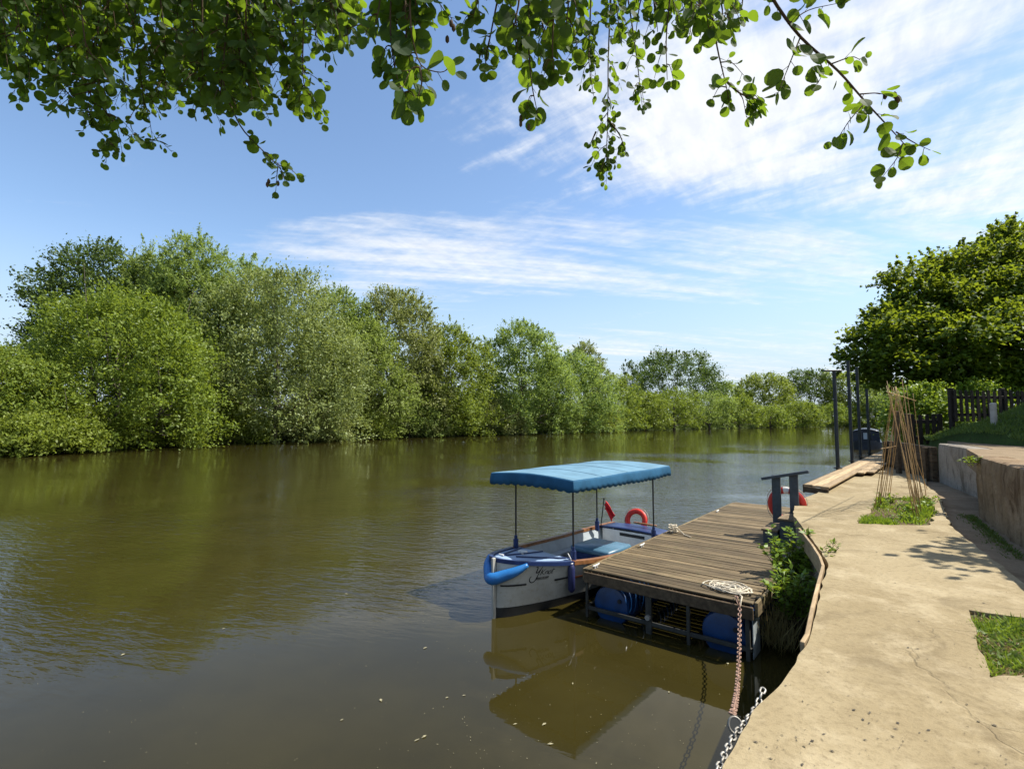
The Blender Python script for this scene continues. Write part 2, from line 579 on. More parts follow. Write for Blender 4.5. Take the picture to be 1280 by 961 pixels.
def dome_lobes(rng, Wd, H, n=15, z0=0.0, depth=None, flat=0.8, lr=0.27):
    """lobes filling a bushy dome of width Wd and height H standing on z0"""
    D = depth or Wd * 0.8
    out = []
    for i in range(n):
        zf = (i + 0.5) / n
        zf = zf ** 0.9
        rad = math.sqrt(max(0.05, 1 - zf ** 3.2))
        a = i * 2.4 + rng.uniform(-0.5, 0.5)
        rr = rad * (0.70 + 0.15 * rng.random()) * (0.35 + 0.65 * rng.random() ** 0.5)
        r = lr * (0.75 + 0.5 * rng.random()) * (1 - 0.30 * zf)
        cz = z0 + (H - z0) * (0.06 + 0.82 * zf)
        rz = min(r * Wd * (0.95 + 0.4 * rng.random()), (H - cz) * 1.02 + 0.3)
        out.append((math.cos(a) * rr * Wd * 0.5, math.sin(a) * rr * D * 0.5, cz, r * Wd, r * D, max(rz, 0.5)))
    out.append((rng.uniform(-.08, .08) * Wd, 0, z0 + (H - z0) * 0.80, Wd * 0.2, D * 0.2, (H - z0) * 0.2))
    out.append((0, 0, z0 + (H - z0) * 0.45, Wd * 0.36, D * 0.36, (H - z0) * 0.42))
    return out


def trunk_mesh(rng, lobes, H, r0, parent, mat, name='trunk', base=(0, 0, -0.4), limbs=9, lean=0.0):
    mb = MB()
    top = Vector((lean * H, 0, H * 0.72))
    b = Vector(base)
    pts = [b + (top - b) * t + Vector((rng.normal() * 0.03 * H * t, rng.normal() * 0.03 * H * t, 0)) * (1 if 0 < t < 1 else 0) for t in np.linspace(0, 1, 7)]
    mb.tube(pts, [r0 * 1.25] + [r0 * (1 - 0.13 * i) for i in range(1, 7)], 9)
    order = sorted(lobes, key=lambda l: -l[3])[:limbs]
    for l in order:
        t = min(0.85, max(0.15, (l[2] * 0.55) / H))
        s = b + (top - b) * t
        e = Vector(l[:3])
        m1 = s.lerp(e, 0.5) + Vector((rng.normal() * 0.03 * H, rng.normal() * 0.03 * H, 0.04 * H))
        mb.tube([s, s.lerp(m1, 0.6), m1, e], [r0 * 0.5, r0 * 0.4, r0 * 0.28, r0 * 0.1], 6)
        for _ in range(3):
            f = e + Vector((rng.normal() * l[3] * 0.6, rng.normal() * l[4] * 0.6, abs(rng.normal()) * l[5] * 0.6))
            mb.tube([m1.lerp(e, 0.5), e.lerp(f, 0.4), f], [r0 * 0.2, r0 * 0.13, r0 * 0.04], 5)
    return mb.build(name, mat, parent, smooth='all')


def tree_px(name, label, cat, px, ytop, wpx, Y, mat, nleaf=20000, ground=0.3, n=15, L=0.42, W=0.19, clump=0.65, group=None,
            shoot=0.3, z0=0.0, trunk_r=0.3, seed=None, lr=0.27, up=0.25, sparse=False, slen=1.4):
    rng = np.random.default_rng(seed if seed is not None else int(px * 7 + Y * 13))
    x = (px - 640) / 640 * Y
    ztop = CAM_Z + (523 - ytop) / 640 * Y
    H = ztop - ground
    Wd = wpx / 640 * Y * (1.10 if wpx < 200 else 1.0)
    nleaf = int(nleaf * (1.35 if wpx > 140 or px > 760 else 1.9))
    root = empty(name, (x, Y, ground), label, cat, group)
    lobes = dome_lobes(rng, Wd, H, int(n * 1.8), z0, lr=lr * 0.72)
    nleaf, L, W, clump = int(nleaf * 1.35), L * 0.84, W * 0.80, clump * 0.82
    trunk_mesh(rng, lobes, H, trunk_r, root, M['bark'])
    v, t = crown(rng, lobes, nleaf, L, W, clump, shoot=shoot, zmin=-ground + 0.08, up=up, shoot_len=slen)
    quad_mesh('crown', v, len(t), t, M[mat], root)
    return root


# ================================================================== SETTING
# --- river banks: one ground sheet across the river, from far behind to the horizon
near = [(-60, -90), (-14, -16), (-3.0, -4.2), (-1.15, -0.9), (-0.35, 0.6), (0.98, 2.37), (1.6, 3.1), (2.30, 3.95), (2.75, 4.9), (3.75, 6.7),
        (4.78, 8.64), (5.35, 9.6), (6.6, 10.95), (7.4, 12.0), (10.6, 15.9), (15.6, 21.8), (24, 31.5), (37, 47), (75, 95), (160, 186), (260, 262), (520, 420), (1500, 1000)]
opp = [(-160, -75), (-90, -25), (-68, 2), (-58, 16), (-50, 28), (-45, 36), (-41.5, 41), (-38.5, 47), (-35.5, 56), (-33, 62),
       (-27, 69), (-20, 76), (-13, 84), (-6, 91), (3, 101), (10, 109), (24, 123), (40, 137), (70, 159), (126, 190), (220, 245), (480, 400), (1450, 1010)]
NO, OO = Vector((0.8, -0.6, 0)), Vector((-0.75, 0.66, 0))
rows = []
for (a, b) in zip(near, opp):
    a, b = Vector((*a, 0)), Vector((*b, 0))
    row = []
    for s, z in ((1600, 6), (300, 4.5), (60, 2.6), (14, 1.2), (6, 1.12), (0.25, 1.10), (0.22, -1.4), (-1.5, -1.8)):
        row.append(a + NO * s + Vector((0, 0, z)))
    for s, z in ((-3, -1.6), (0, -0.1), (0.8, 0.28), (3, 0.7), (10, 1.2), (60, 2.0), (300, 4), (1600, 6)):
        row.append(b + OO * s + Vector((0, 0, z)))
    rows.append(row)
mb = MB()
mb.grid(rows)
ground = mb.build('ground', M['bank'], smooth=False)
tag(ground, kind='structure')

# --- water
m, k, out = new_mat('river_water')
v = worldpos(k)
far = k.n('ShaderNodeSeparateXYZ')
k.L.new(v, far.inputs[0])
wr = k.mapping(v, (1.0, 1.0, 1.0), (0, 0, R(18)))
ripA = k.noise(k.mapping(wr, (1.9, 5.6, 1)), 1.0, 3, 0.5, 0.5)
ripB = k.noise(k.mapping(wr, (4.5, 13.0, 1), (0, 0, R(-16))), 1.0, 3, 0.5, 0.4)
ripC = k.noise(k.mapping(wr, (0.25, 0.6, 1)), 1.0, 2, 0.5)
gust = k.ss(k.noise(k.mapping(wr, (0.05, 0.11, 1)), 1.0, 3, 0.55, 0.4), 0.36, 0.62)
nearcalm = k.ss(k.math('ADD', far.outputs[1], k.math('MULTIPLY', far.outputs[0], -0.55)), 7.2, 11.5)
fardist = k.ss(far.outputs[1], 16.0, 70.0, 1.0, 0.16)
st = k.math('MULTIPLY', k.math('ADD', k.math('MULTIPLY', k.math('MULTIPLY', gust, nearcalm), 0.50), k.math('ADD', k.math('MULTIPLY', nearcalm, 0.07), 0.010)), fardist)
h = k.math('ADD', k.math('ADD', ripA, k.math('MULTIPLY', ripB, 0.42)), k.math('MULTIPLY', ripC, 0.6))
bmp = k.bump(h, st, 0.055)
murk = k.noise(v, 0.5, 4, 0.6)
colw = k.mix(k.ss(murk, 0.3, 0.7), (0.025, 0.0200, 0.0048), (0.033, 0.0265, 0.0066))
b = pbsdf(k, out, colw, 0.012, 0, 0.5, bmp)
b.inputs['IOR'].default_value = 1.333
M['water'] = m
mb = MB()
mb.add([(-900, -300, 0), (1600, -300, 0), (1600, 1100, 0), (-900, 1100, 0)], [(0, 1, 2, 3)])
tag(mb.build('water', M['water'], recalc=False), kind='structure')


# --- concrete riverside path (upper slab), with its cut-outs
def jag(pts, step=0.12, amp=0.012, seed=1):
    r = random.Random(seed)
    o = []
    for i in range(len(pts) - 1):
        a, b = Vector(pts[i][:2]), Vector(pts[i + 1][:2])
        n = max(1, int((b - a).length / step))
        d = (b - a)
        nn = Vector((-d.y, d.x)).normalized() if d.length > 0 else Vector((0, 0))
        for j in range(n):
            p = a.lerp(b, j / n)
            o.append(p + nn * (r.gauss(0, amp) if not (i == 0 and j == 0) else 0))
    o.append(Vector(pts[-1][:2]))
    for _ in range(2):
        q = [o[0]]
        for i in range(len(o) - 1):
            q += [o[i].lerp(o[i + 1], 0.25), o[i].lerp(o[i + 1], 0.75)]
        o = q + [o[-1]]
    return o


PZ = 1.28
left_px = [(905, 961), (908, 952), (927, 915), (949, 880), (975, 856), (1000, 819), (1006, 800), (1014, 790), (1022, 758), (1029, 728), (1035, 706), (1031, 697),
           (1021, 681), (1004, 660), (991, 643), (994, 629), (1008, 621), (1022, 616)]
left_pts = [Vector((-3.0, -4.2)), Vector((-1.15, -0.9)), Vector((-0.35, 0.6))] + [G(px, py, PZ).xy for px, py in left_px] + [Vector((7.10, 11.95))]
QUAY = jag(left_pts, 0.11, 0.007, 3)
far_edge = [Vector((7.10, 11.95)), Vector((10.15, 15.6)), Vector((12.6, 18.8)), Vector((13.8, 18.0)), Vector((11.7, 14.6))]
right_px = [(1158, 606), (1172, 617), (1178, 629), (1181, 642), (1190, 658), (1212, 677), (1246, 702), (1277, 727)]
right_pts = [G(px, py, PZ).xy for px, py in right_px] + [Vector((4.55, 4.1)), Vector((3.9, 2.6)), Vector((3.2, 0.5)), Vector((3.0, -5))]
RIGHT = jag(right_pts, 0.14, 0.016, 5)
bed_px = [(1072, 654), (1090, 637), (1098, 622), (1163, 622), (1168, 640), (1163, 656), (1120, 656)]
bed = [G(px, py, PZ).xy for px, py in bed_px]
patch_px = [(1211, 762), (1290, 773.5), (1330, 779), (1330, 838), (1284, 842), (1236, 848), (1228, 820), (1219, 790)]
patch = [G(px, py, PZ).xy for px, py in patch_px]
bedj = jag(bed + [bed[0]], 0.12, 0.02, 8)[:-1]
patchj = jag(patch + [patch[0]], 0.10, 0.012, 9)[:-1]
outline = QUAY + far_edge[1:] + RIGHT
mb = MB()
mb.prism(outline, 1.16, PZ, [bedj, patchj])
bm_path = mb.build('path', M['path'])
tag(bm_path, kind='structure')
# lower worn slab beside the retaining wall
low = [(2.2, -5), (2.6, 1), (4.0, 4.2), (5.0, 7), (7.0, 10.2), (9.4, 13.5), (11.0, 15.2), (13.5, 18.6), (15.0, 18.0), (12.2, 13.4), (10.6, 11.0), (8.9, 8.6), (6.6, 5.8), (5.8, 3), (5.8, -5)]
mb = MB()
mb.prism([Vector(p) for p in low], 1.12, 1.215)
tag(mb.build('lower_path', M['path_low']), kind='structure')
# soil inside the cut-outs
for nm, lp in (('planting_bed_soil', bed), ('patch_soil', patch)):
    c = sum(lp, Vector((0, 0))) / len(lp)
    mb = MB()
    mb.prism([c + (p - c) * 1.03 for p in lp], 1.13, 1.245)
    tag(mb.build(nm, M['soil']), kind='structure')

# --- quay wall under the path edge
mb = MB()
inner = [Vector(p) for p in QUAY]
rows = []
for i, p in enumerate(inner):
    a, b2 = inner[max(0, i - 1)], inner[min(len(inner) - 1, i + 1)]
    t = (b2 - a).normalized()
    n = Vector((t.y, -t.x))
    q = p + n * 0.03
    q2 = p + n * 0.20
    rows.append([Vector((q.x, q.y, 1.158)), Vector((q.x, q.y, 0.5)), Vector((q.x, q.y, -1.6)), Vector((q2.x, q2.y, -1.6)), Vector((q2.x, q2.y, 1.158))])
mb.grid(rows, closed_u=True)
quay = mb.build('quay_wall', M['quay'])
tag(quay, 'grey concrete quay wall dropping from the path edge to the water', 'wall')

# timber edging board along the bay of the quay
eb = [G(px, py, 1.30) for px, py in [(1006, 800), (1012, 790), (1018, 758), (1025, 728), (1031, 705), (1027, 694), (1017, 679), (1001, 659)]]
mb = MB()
off = Vector((-0.02, 0.0, -0.12))
for i in range(len(eb) - 1):
    mb.tint = random.random()
    a, b2 = eb[i] + off, eb[i + 1] + off
    mb.beam(a, b2 + (b2 - a).normalized() * 0.01, 0.03, 0.22, ch=0.004)
o = mb.build('edging_board', M['board'])
tag(o, 'thin timber edging board lining the curved path edge above the leafy bush', 'edging')

# --- retaining walls on the right
WZ = 2.26


def wall_strip(name, pts, z0, z1, th, mat, label, cat='wall', seed=1, lean=0.0):
    pts = [Vector(p) for p in pts]
    fine = jag(pts, 0.18, 0.012, seed)
    rr = random.Random(seed)
    rows = []
    for i, p in enumerate(fine):
        a, b2 = fine[max(0, i - 1)], fine[min(len(fine) - 1, i + 1)]
        t = (b2 - a).normalized()
        n = Vector((t.y, -t.x))
        row = []
        zs = np.linspace(z0, z1, 7)
        for z in zs:
            q = p + n * (rr.gauss(0, 0.008) + lean * (z - z0))
            row.append(Vector((q.x, q.y, z)))
        q = p + n * 0.02
        row[-1] = Vector((q.x, q.y, z1 - 0.02))
        row.append(Vector(((p + n * 0.05).x, (p + n * 0.05).y, z1)))
        q2 = p + n * th
        row += [Vector((q2.x, q2.y, z1)), Vector((q2.x, q2.y, z0))]
        rows.append(row)
    mb = MB()
    mb.grid(rows, closed_u=True)
    n0 = len(rows[0])
    mb.add(rows[0], [tuple(range(n0))])
    mb.add(rows[-1], [tuple(range(n0))])
    o = mb.build(name, mat, smooth=True)
    return tag(o, label, cat)


wall_strip('retaining_wall', [(5.2, -5), (5.2, 2.4), (5.35, 4.75), (6.22, 6.15), (8.05, 8.95)], 1.0, WZ, 0.40, M['wall'],
           'brown stained concrete retaining wall with a broad flat top beside the path', seed=21)
wall_strip('retaining_wall', [(9.85, 10.95), (10.15, 11.45), (11.25, 13.6)], 1.0, WZ - 0.015, 0.35, M['wall_grey'],
           'grey shaded concrete retaining wall set back behind the brown one', seed=22)
led = [(5.58, -5), (5.58, 2.4), (5.72, 4.6), (6.55, 5.93), (8.06, 8.25), (8.30, 8.90), (8.16, 9.02), (9.70, 11.0), (10.08, 10.78), (10.45, 11.30), (11.6, 13.4), (12.6, 14.9), (12.1, 13.1), (11.9, 11.6), (10.3, 8.2), (8.6, 4.5), (8.6, -5)]
mb = MB()
mb.prism([Vector(p) for p in led], 1.9, WZ - 0.006)
tag(mb.build('ledge', M['path_low']), kind='structure')


# --- grass bank behind the walls
def sstep(a, b, x):
    t = min(1, max(0, (x - a) / (b - a)))
    return t * t * (3 - 2 * t)


def bank_z(x, y):
    n = 0.8 * x - 0.6 * y
    w = 0.6 * x + 0.8 * y
    z = 2.2 + sstep(15.7, 18.7, w) * (0.10 + 0.50 * min(max(n - 0.9, 0), 6))
    z2 = min(z, 2.66)
    f = sstep(19.0, 20.4, w)
    z = z * (1 - f) + z2 * f
    z += 0.05 * math.sin(1.9 * x + 0.7 * y) * math.sin(1.3 * y) * sstep(16, 18, w)
    return z - 1.1 * sstep(0.75, 0.35, n + 0.0) * 0


rows = []
for i in range(46):
    w = 8 + i * 0.55 if i < 34 else 26.7 + (i - 34) * 6
    row = []
    for j in range(40):
        n0 = float(np.interp(w, [8.0, 8.8, 12.7, 16.4, 17.7, 19.5, 20.5], [4.1, 4.0, 3.15, 2.42, 1.68, 1.0, 0.66]))
        n = n0 + (j * 0.2 if j < 22 else 4.4 + (j - 22) * 2.6)
        x, y = 0.8 * n + 0.6 * w, -0.6 * n + 0.8 * w
        row.append(Vector((x, y, bank_z(x, y) - (0.03 if j > 0 else 0.9))))
    rows.append(row)
mb = MB()
mb.grid(rows)
tag(mb.build('grass_bank', M['lawn'], smooth='all'), kind='structure')


def blades(name, pts, hgt, mat, width=0.008, per=1, seed=3, lean=0.45, parent=None):
    """grass blades: pts is an (n,3) array of feet"""
    rng = np.random.default_rng(seed)
    p = np.repeat(np.asarray(pts, float), per, 0)
    n = len(p)
    hh = hgt * (0.5 + rng.random(n))
    d = rng.normal(size=(n, 3)) * lean
    d[:, 2] = 1
    d = unit(d)
    nm = rng.normal(size=(n, 3))
    c = p + d * (hh * 0.5)[:, None]
    v = leaf_quads(c, d, nm, hh, np.full(n, width) * (0.7 + 0.6 * rng.random(n)))
    return quad_mesh(name, v, n, rng.random(n), mat, parent)


pts = []
rr = random.Random(5)
while len(pts) < 26000:
    n = rr.uniform(0.7, 6)
    w = rr.uniform(15.2, 22)
    x, y = 0.8 * n + 0.6 * w, -0.6 * n + 0.8 * w
    if n < np.interp(w, [8.0, 8.8, 12.7, 16.4, 17.7, 19.5, 20.5], [4.1, 4.0, 3.15, 2.42, 1.68, 1.0, 0.66]) + 0.02: continue
    pts.append((x, y, bank_z(x, y) - 0.04))
g = blades('grass', pts, 0.11, M['grass'], 0.022, seed=4)
tag(g, kind='stuff')
# grass and weeds in the patch and the planting bed


def in_poly(p, poly):
    c = False
    j = len(poly) - 1
    for i in range(len(poly)):
        a, b2 = poly[i], poly[j]
        if (a[1] > p[1]) != (b2[1] > p[1]) and p[0] < (b2[0] - a[0]) * (p[1] - a[1]) / (b2[1] - a[1]) + a[0]:
            c = not c
        j = i
    return c


def scatter_in(poly, n, z, seed, clump=None):
    r = random.Random(seed)
    xs, ys = [p[0] for p in poly], [p[1] for p in poly]
    cs = [(r.uniform(min(xs), max(xs)), r.uniform(min(ys), max(ys))) for _ in range(clump)] if clump else None
    o = []
    while len(o) < n:
        if cs and r.random() < 0.85:
            c = r.choice(cs)
            p = (r.gauss(c[0], 0.075), r.gauss(c[1], 0.075))
        else:
            p = (r.uniform(min(xs), max(xs)), r.uniform(min(ys), max(ys)))
        if in_poly(p, poly): o.append((p[0], p[1], z))
    return o


cpt = sum(patch, Vector((0, 0))) / len(patch)
patch_w = [cpt + (p - cpt) * 1.025 for p in patch]
gp = scatter_in(patch_w, 3000, 1.245, 6, 30)
tag(blades('grass', gp, 0.055, M['shrub'], 0.009, seed=8, lean=1.2), kind='stuff')
tag(blades('dry_grass', scatter_in(patch_w, 700, 1.245, 16, 22), 0.05, M['straw'], 0.007, seed=18, lean=1.5), kind='stuff')
tag(blades('weeds', scatter_in(patch_w, 800, 1.25, 66, 18), 0.05, M['grass'], 0.022, seed=88, lean=1.8), kind='stuff')
tag(blades('grass', scatter_in(bed, 3600, 1.24, 7, 42), 0.09, M['shrub'], 0.016, seed=9, lean=0.8), kind='stuff')
# moss and crumbs along the foot of the wall
foot = []
r = random.Random(12)
for i in range(1500):
    t = r.random() ** 0.8
    p = Vector((6.1, 6.15)).lerp(Vector((8.0, 9.0)), t)
    q = p + Vector((-0.8, 0.55)) * abs(r.gauss(0, 0.09))
    foot.append((q.x, q.y, 1.21))
tag(blades('grass', foot, 0.045, M['grass'], 0.012, seed=10, lean=0.9), kind='stuff')

# ================================================================== FLOATING DOCK
DZ = 0.68
DF = Vector((1.10, 7.76, 0))
DU = Vector((0.625, 0.780, 0)).normalized()
DV = Vector((DU.y, -DU.x, 0))


def DK(t, v, z):
    return DF + DU * t + DV * v + Vector((0, 0, z))


dock = empty('floating_dock', DK(0, 0, 0), 'weathered plank floating dock on blue barrels moored along the quay', 'dock')
DL = 7.75
mb = MB(dock.location)
t = 0.0
rd = random.Random(4)
while t < DL - 0.05:
    w = 0.112 + rd.uniform(-0.004, 0.004)
    wid = 2.30 if t < 2.55 else (1.70 if False else 2.18)
    e0, e1 = rd.uniform(-0.012, 0.012), rd.uniform(-0.02, 0.02)
    mb.tint = rd.betavariate(2, 2)
    dz = rd.uniform(-0.004, 0.004)
    mb.beam(DK(t + w / 2, e0 - 0.02, DZ - 0.013 + dz), DK(t + w / 2 + rd.uniform(-.006, .006), wid + e1, DZ - 0.013 + dz + rd.uniform(-.004, .004)), w, 0.026, ch=0.005)
    t += w + rd.uniform(0.011, 0.024)
mb.build('deck', M['deck'], dock)
for a, b2, mat in ((DK(0.02, 2.335, DZ - 0.075), DK(2.5, 2.335, DZ - 0.075), 'fascia'), (DK(2.6, 2.215, DZ - 0.08), DK(DL, 2.215, DZ - 0.08), 'fascia'),
                   (DK(0.0, -0.045, DZ - 0.09), DK(DL, -0.045, DZ - 0.09), 'fascia')):
    mb = MB(dock.location)
    mb.beam(a, b2, 0.036, 0.17, ch=0.006)
    mb.build('side_board', M[mat], dock)
mb = MB(dock.location)
mb.beam(DK(-0.025, -0.02, DZ - 0.115), DK(-0.025, 2.31, DZ - 0.115), 0.04, 0.15, ch=0.006)
mb.build('front_board', M['sleeper'], dock)  # darker timber than the side boards: the front's shade put into its colour
mb = MB(dock.location)
mb.beam(DK(DL + 0.02, 0, DZ - 0.10), DK(DL + 0.02, 2.2, DZ - 0.10), 0.04, 0.15, ch=0.006)
mb.build('back_board', M['deck'], dock)
for vv in (0.12, 1.15, 2.05):
    mb = MB(dock.location)
    mb.beam(DK(0.05, vv, DZ - 0.115), DK(DL, vv, DZ - 0.115), 0.07, 0.14, ch=0.006)
    mb.build('bearer', M['sleeper'], dock)
# lower rails and uprights of the float cage
for a, b2 in (((0.0, 0.0), (0.0, 2.28)), ((0.0, 2.26), (DL, 2.16)), ((0.0, 0.0), (DL, 0.0))):
    mb = MB(dock.location)
    mb.beam(DK(a[0], a[1], 0.13), DK(b2[0], b2[1], 0.13), 0.05, 0.05, ch=0.006)
    mb.build('cage_rail', M['steelrail'], dock)
for (tt, vv, w) in ((0.0, 0.02, .035), (0.0, 0.98, .085), (0.0, 1.52, .045), (0.0, 2.24, .05), (2.5, 2.26, .05), (5, 2.14, .05), (2.5, 0.0, .05), (5, 0.0, .05)):
    mb = MB(dock.location)
    mb.beam(DK(tt - 0.012, vv, -0.25), DK(tt - 0.012, vv, DZ - 0.07), w, 0.04, up=DU, ch=0.005)
    mb.build('upright', M['steelrail'], dock)


def barrel(tt, vv):
    mb = MB(dock.location)
    prof = [(0.0, 0.0), (0.0, 0.20), (0.012, 0.262), (0.05, 0.278), (0.075, 0.268), (0.10, 0.276), (0.28, 0.285), (0.30, 0.294), (0.33, 0.294), (0.35, 0.286), (0.55, 0.286),
            (0.57, 0.294), (0.60, 0.294), (0.62, 0.285), (0.80, 0.276), (0.825, 0.268), (0.85, 0.278), (0.888, 0.262), (0.90, 0.20), (0.90, 0.0)]
    rows = []
    for (s, rad) in prof:
        rad = max(rad, 0.002)
        rows.append([DK(tt + s, vv + rad * math.cos(a), 0.20 + rad * math.sin(a)) for a in np.linspace(0, 2 * math.pi, 28, endpoint=False)])
    mb.grid(rows, closed_u=True)
    ob = mb.build('barrel', M['barrel'], dock, smooth=True)
    ob2 = MB(dock.location)
    ob2.tube([DK(tt - 0.004, vv + 0.15, 0.30), DK(tt - 0.022, vv + 0.15, 0.30)], 0.03, 10)
    ob2.build('bung', M['ink'], ob)


for i in range(5):
    barrel(0.06 + i * 1.02, 0.36)
for i in range(5):
    barrel(0.06 + i * 1.02, 1.93)
mb = MB(dock.location)
mb.beam(DK(0.03, 2.285, 0.26), DK(0.34, 2.285, 0.26), 0.012, 0.50, ch=0.003)
mb.build('side_panel', M['panel'], dock)
mb = MB(dock.location)
mb.tube([DK(-0.03, 0.98, 0.22), DK(-0.075, 0.98, 0.22)], 0.035, 10)
mb.build('bolt', M['galv'], dock)


def cleat(p, mat='cleat'):
    mb = MB(dock.location)
    for s in (-0.03, 0.03):
        mb.tube([p + DU * s, p + DU * s + Vector((0, 0, 0.035))], 0.012, 8)
    mb.tube([p - DU * 0.10 + Vector((0, 0, .05)), p - DU * 0.05 + Vector((0, 0, .04)), p + DU * 0.05 + Vector((0, 0, .04)), p + DU * 0.10 + Vector((0, 0, .05))],
            [0.008, 0.014, 0.014, 0.008], 8)
    mb.build('cleat', M[mat], dock)


for (tt, vv) in ((0.12, 0.10), (1.72, 0.10), (3.15, 0.10), (5.9, 0.10), (2.35, 2.22)):
    cleat(DK(tt, vv, DZ))

# rope made fast on the dock's boat-side edge
rope_at = DK(3.15, 0.10, DZ)
pts = []
rp = random.Random(2)
for i in range(60):
    a = i * 0.62
    rad = 0.05 + 0.03 * math.sin(i * 0.9) + rp.uniform(-.01, .01)
    pts.append(rope_at + DU * (math.cos(a) * rad * 1.6) + DV * (math.sin(a) * rad) + Vector((0, 0, 0.02 + 0.0022 * i)))
pts += [rope_at + DV * 0.12 + Vector((0, 0, .07)), rope_at + DV * 0.25 + DU * -0.1 + Vector((0, 0, .013)), rope_at + DV * 0.42 + DU * -0.22 + Vector((0, 0, .013))]
mb = MB(rope_at)
mb.tube(pts, 0.010, 6)
tag(mb.build('mooring_rope', M['rope'], smooth='all'), 'small bundle of rope wound on a cleat at the dock edge nearest the boat stern', 'rope')

# loose coil at the front right corner of the dock
rc = DK(0.33, 1.93, DZ)
pts = []
for i in range(230):
    a = i * 0.33
    ra = 0.08 + 0.13 * abs(math.sin(i * 0.071)) + rp.uniform(-.006, .006)
    o2 = Vector((math.sin(i * 0.043), math.cos(i * 0.061), 0)) * 0.07
    pts.append(rc + o2 + DV * (math.cos(a) * ra * 1.15) + DU * (math.sin(a) * ra * 0.75) + Vector((0, 0, 0.014 + 0.010 * (1 + math.sin(i * 1.3)) + 0.00008 * i)))
pts += [DK(0.18, 2.1, DZ + .02), DK(0.08, 2.16, DZ + .03), DK(-0.03, 2.17, DZ - 0.02), DK(-0.06, 2.18, DZ - 0.2)]
mb = MB(rc)
mb.tube(pts, 0.0095, 6)
tag(mb.build('coiled_rope', M['rope'], smooth='all'), 'loose pale rope coil lying on the front corner of the plank dock', 'rope')


# ------------------------------------------------------------------ chains
def chain(name, pts, link_l, wire, mat, label, sag=0.0):
    pts = [Vector(p) for p in pts]
    # resample
    seg = [(pts[i + 1] - pts[i]).length for i in range(len(pts) - 1)]
    tot = sum(seg)
    pitch = link_l - 2 * wire
    n = int(tot / pitch)

    def at(s):
        i = 0
        while i < len(seg) - 1 and s > seg[i]:
            s -= seg[i]
            i += 1
        return pts[i].lerp(pts[i + 1], min(1, s / max(seg[i], 1e-6)))
    mb = MB(pts[0])
    r = random.Random(len(pts))
    for i in range(n):
        a, b2 = at(i * pitch), at((i + 1) * pitch)
        c = (a + b2) / 2
        x = (b2 - a).normalized()
        y = x.cross(Vector((0.3, 0.1, 1))).normalized()
        z = x.cross(y)
        ang = (math.pi / 2 if i % 2 else 0) + r.uniform(-0.3, 0.3)
        yy = y * math.cos(ang) + z * math.sin(ang)
        hw = link_l * 0.30
        hl = link_l / 2 - wire
        loop = []
        for j in range(12):
            th = 2 * math.pi * j / 12
            cx = math.cos(th) * hw * 0.8
            cy = math.sin(th) * (hw * 0.8)
            cx += (hl - hw * 0.8) * (1 if math.cos(th) > 0 else -1)
            loop.append(c + x * cx + yy * cy)
        mb.tube(loop, wire, 6, closed=True)
    o = mb.build(name, mat, smooth='all')
    return tag(o, label, 'chain')


A = DK(-0.07, 2.17, DZ - 0.04)
Bc = G(915, 893, 1.22)
pts = [DK(0.06, 2.10, DZ + 0.03), DK(-0.04, 2.13, DZ + 0.03), A]
for i in range(1, 15):
    s = i / 14
    p = A.lerp(Bc, s)
    p.z -= 0.34 * 4 * s * (1 - s) * (1 - 0.3 * s)
    pts.append(p)
chain('mooring_chain', pts, 0.072, 0.0060, M['rustchain'], 'thin rusty pinkish chain hanging from the dock corner down to the heavier chain')
c2px = [(958, 868), (950, 880), (940, 893), (930, 906), (922, 915), (915, 928), (908, 943), (900, 962), (890, 985)]
pts = [G(px, py, 1.25) + Vector((-0.012, 0.008, -0.015)) for px, py in c2px]
pts[0].z += .05
chain('mooring_chain', pts, 0.056, 0.0062, M['galv'], 'heavy galvanised chain lying along the near edge of the concrete path')
mb = MB(G(918, 905, 1.22))
cc = G(919, 906, 1.235)
mb.tube([cc + Vector((0.036 * math.cos(a), 0.016 * math.sin(a) , 0.036 * math.sin(a))) for a in np.linspace(0, 2 * math.pi, 18, endpoint=False)], 0.0065, 6, closed=True)
tag(mb.build('shackle', M['galv'], smooth='all'), 'round metal ring joining the two mooring chains by the path edge', 'ring')

# ------------------------------------------------------------------ boarding steps with handrail
st_root = empty('boarding_steps', DK(3.75, 1.9, DZ), 'slate grey two tread boarding steps with a sloping handrail on the dock', 'steps')
M_d = Matrix((DU, DV, Vector((0, 0, 1)))).transposed()


def step_box(t0, t1, v0, v1, z0, z1):
    mb = MB(st_root.location)
    for vv in (t0 + 0.02, t1 - 0.02):
        mb.box(DK(vv, (v0 + v1) / 2, (z0 + z1) / 2 - 0.02), (0.035, v1 - v0, z1 - z0 - 0.04), M_d, 0.004)
    mb.box(DK((t0 + t1) / 2, v0 + 0.02, (z0 + z1) / 2 - 0.02), (t1 - t0 - 0.08, 0.03, z1 - z0 - 0.045), M_d, 0.004)
    s = mb.build('step', M['steps'], st_root)
    mb = MB(st_root.location)
    mb.box(DK((t0 + t1) / 2, (v0 + v1) / 2 - 0.01, z1 - 0.018), (t1 - t0 + 0.03, v1 - v0 + 0.03, 0.035), M_d, 0.006)
    mb.build('tread', M['tread'], s)


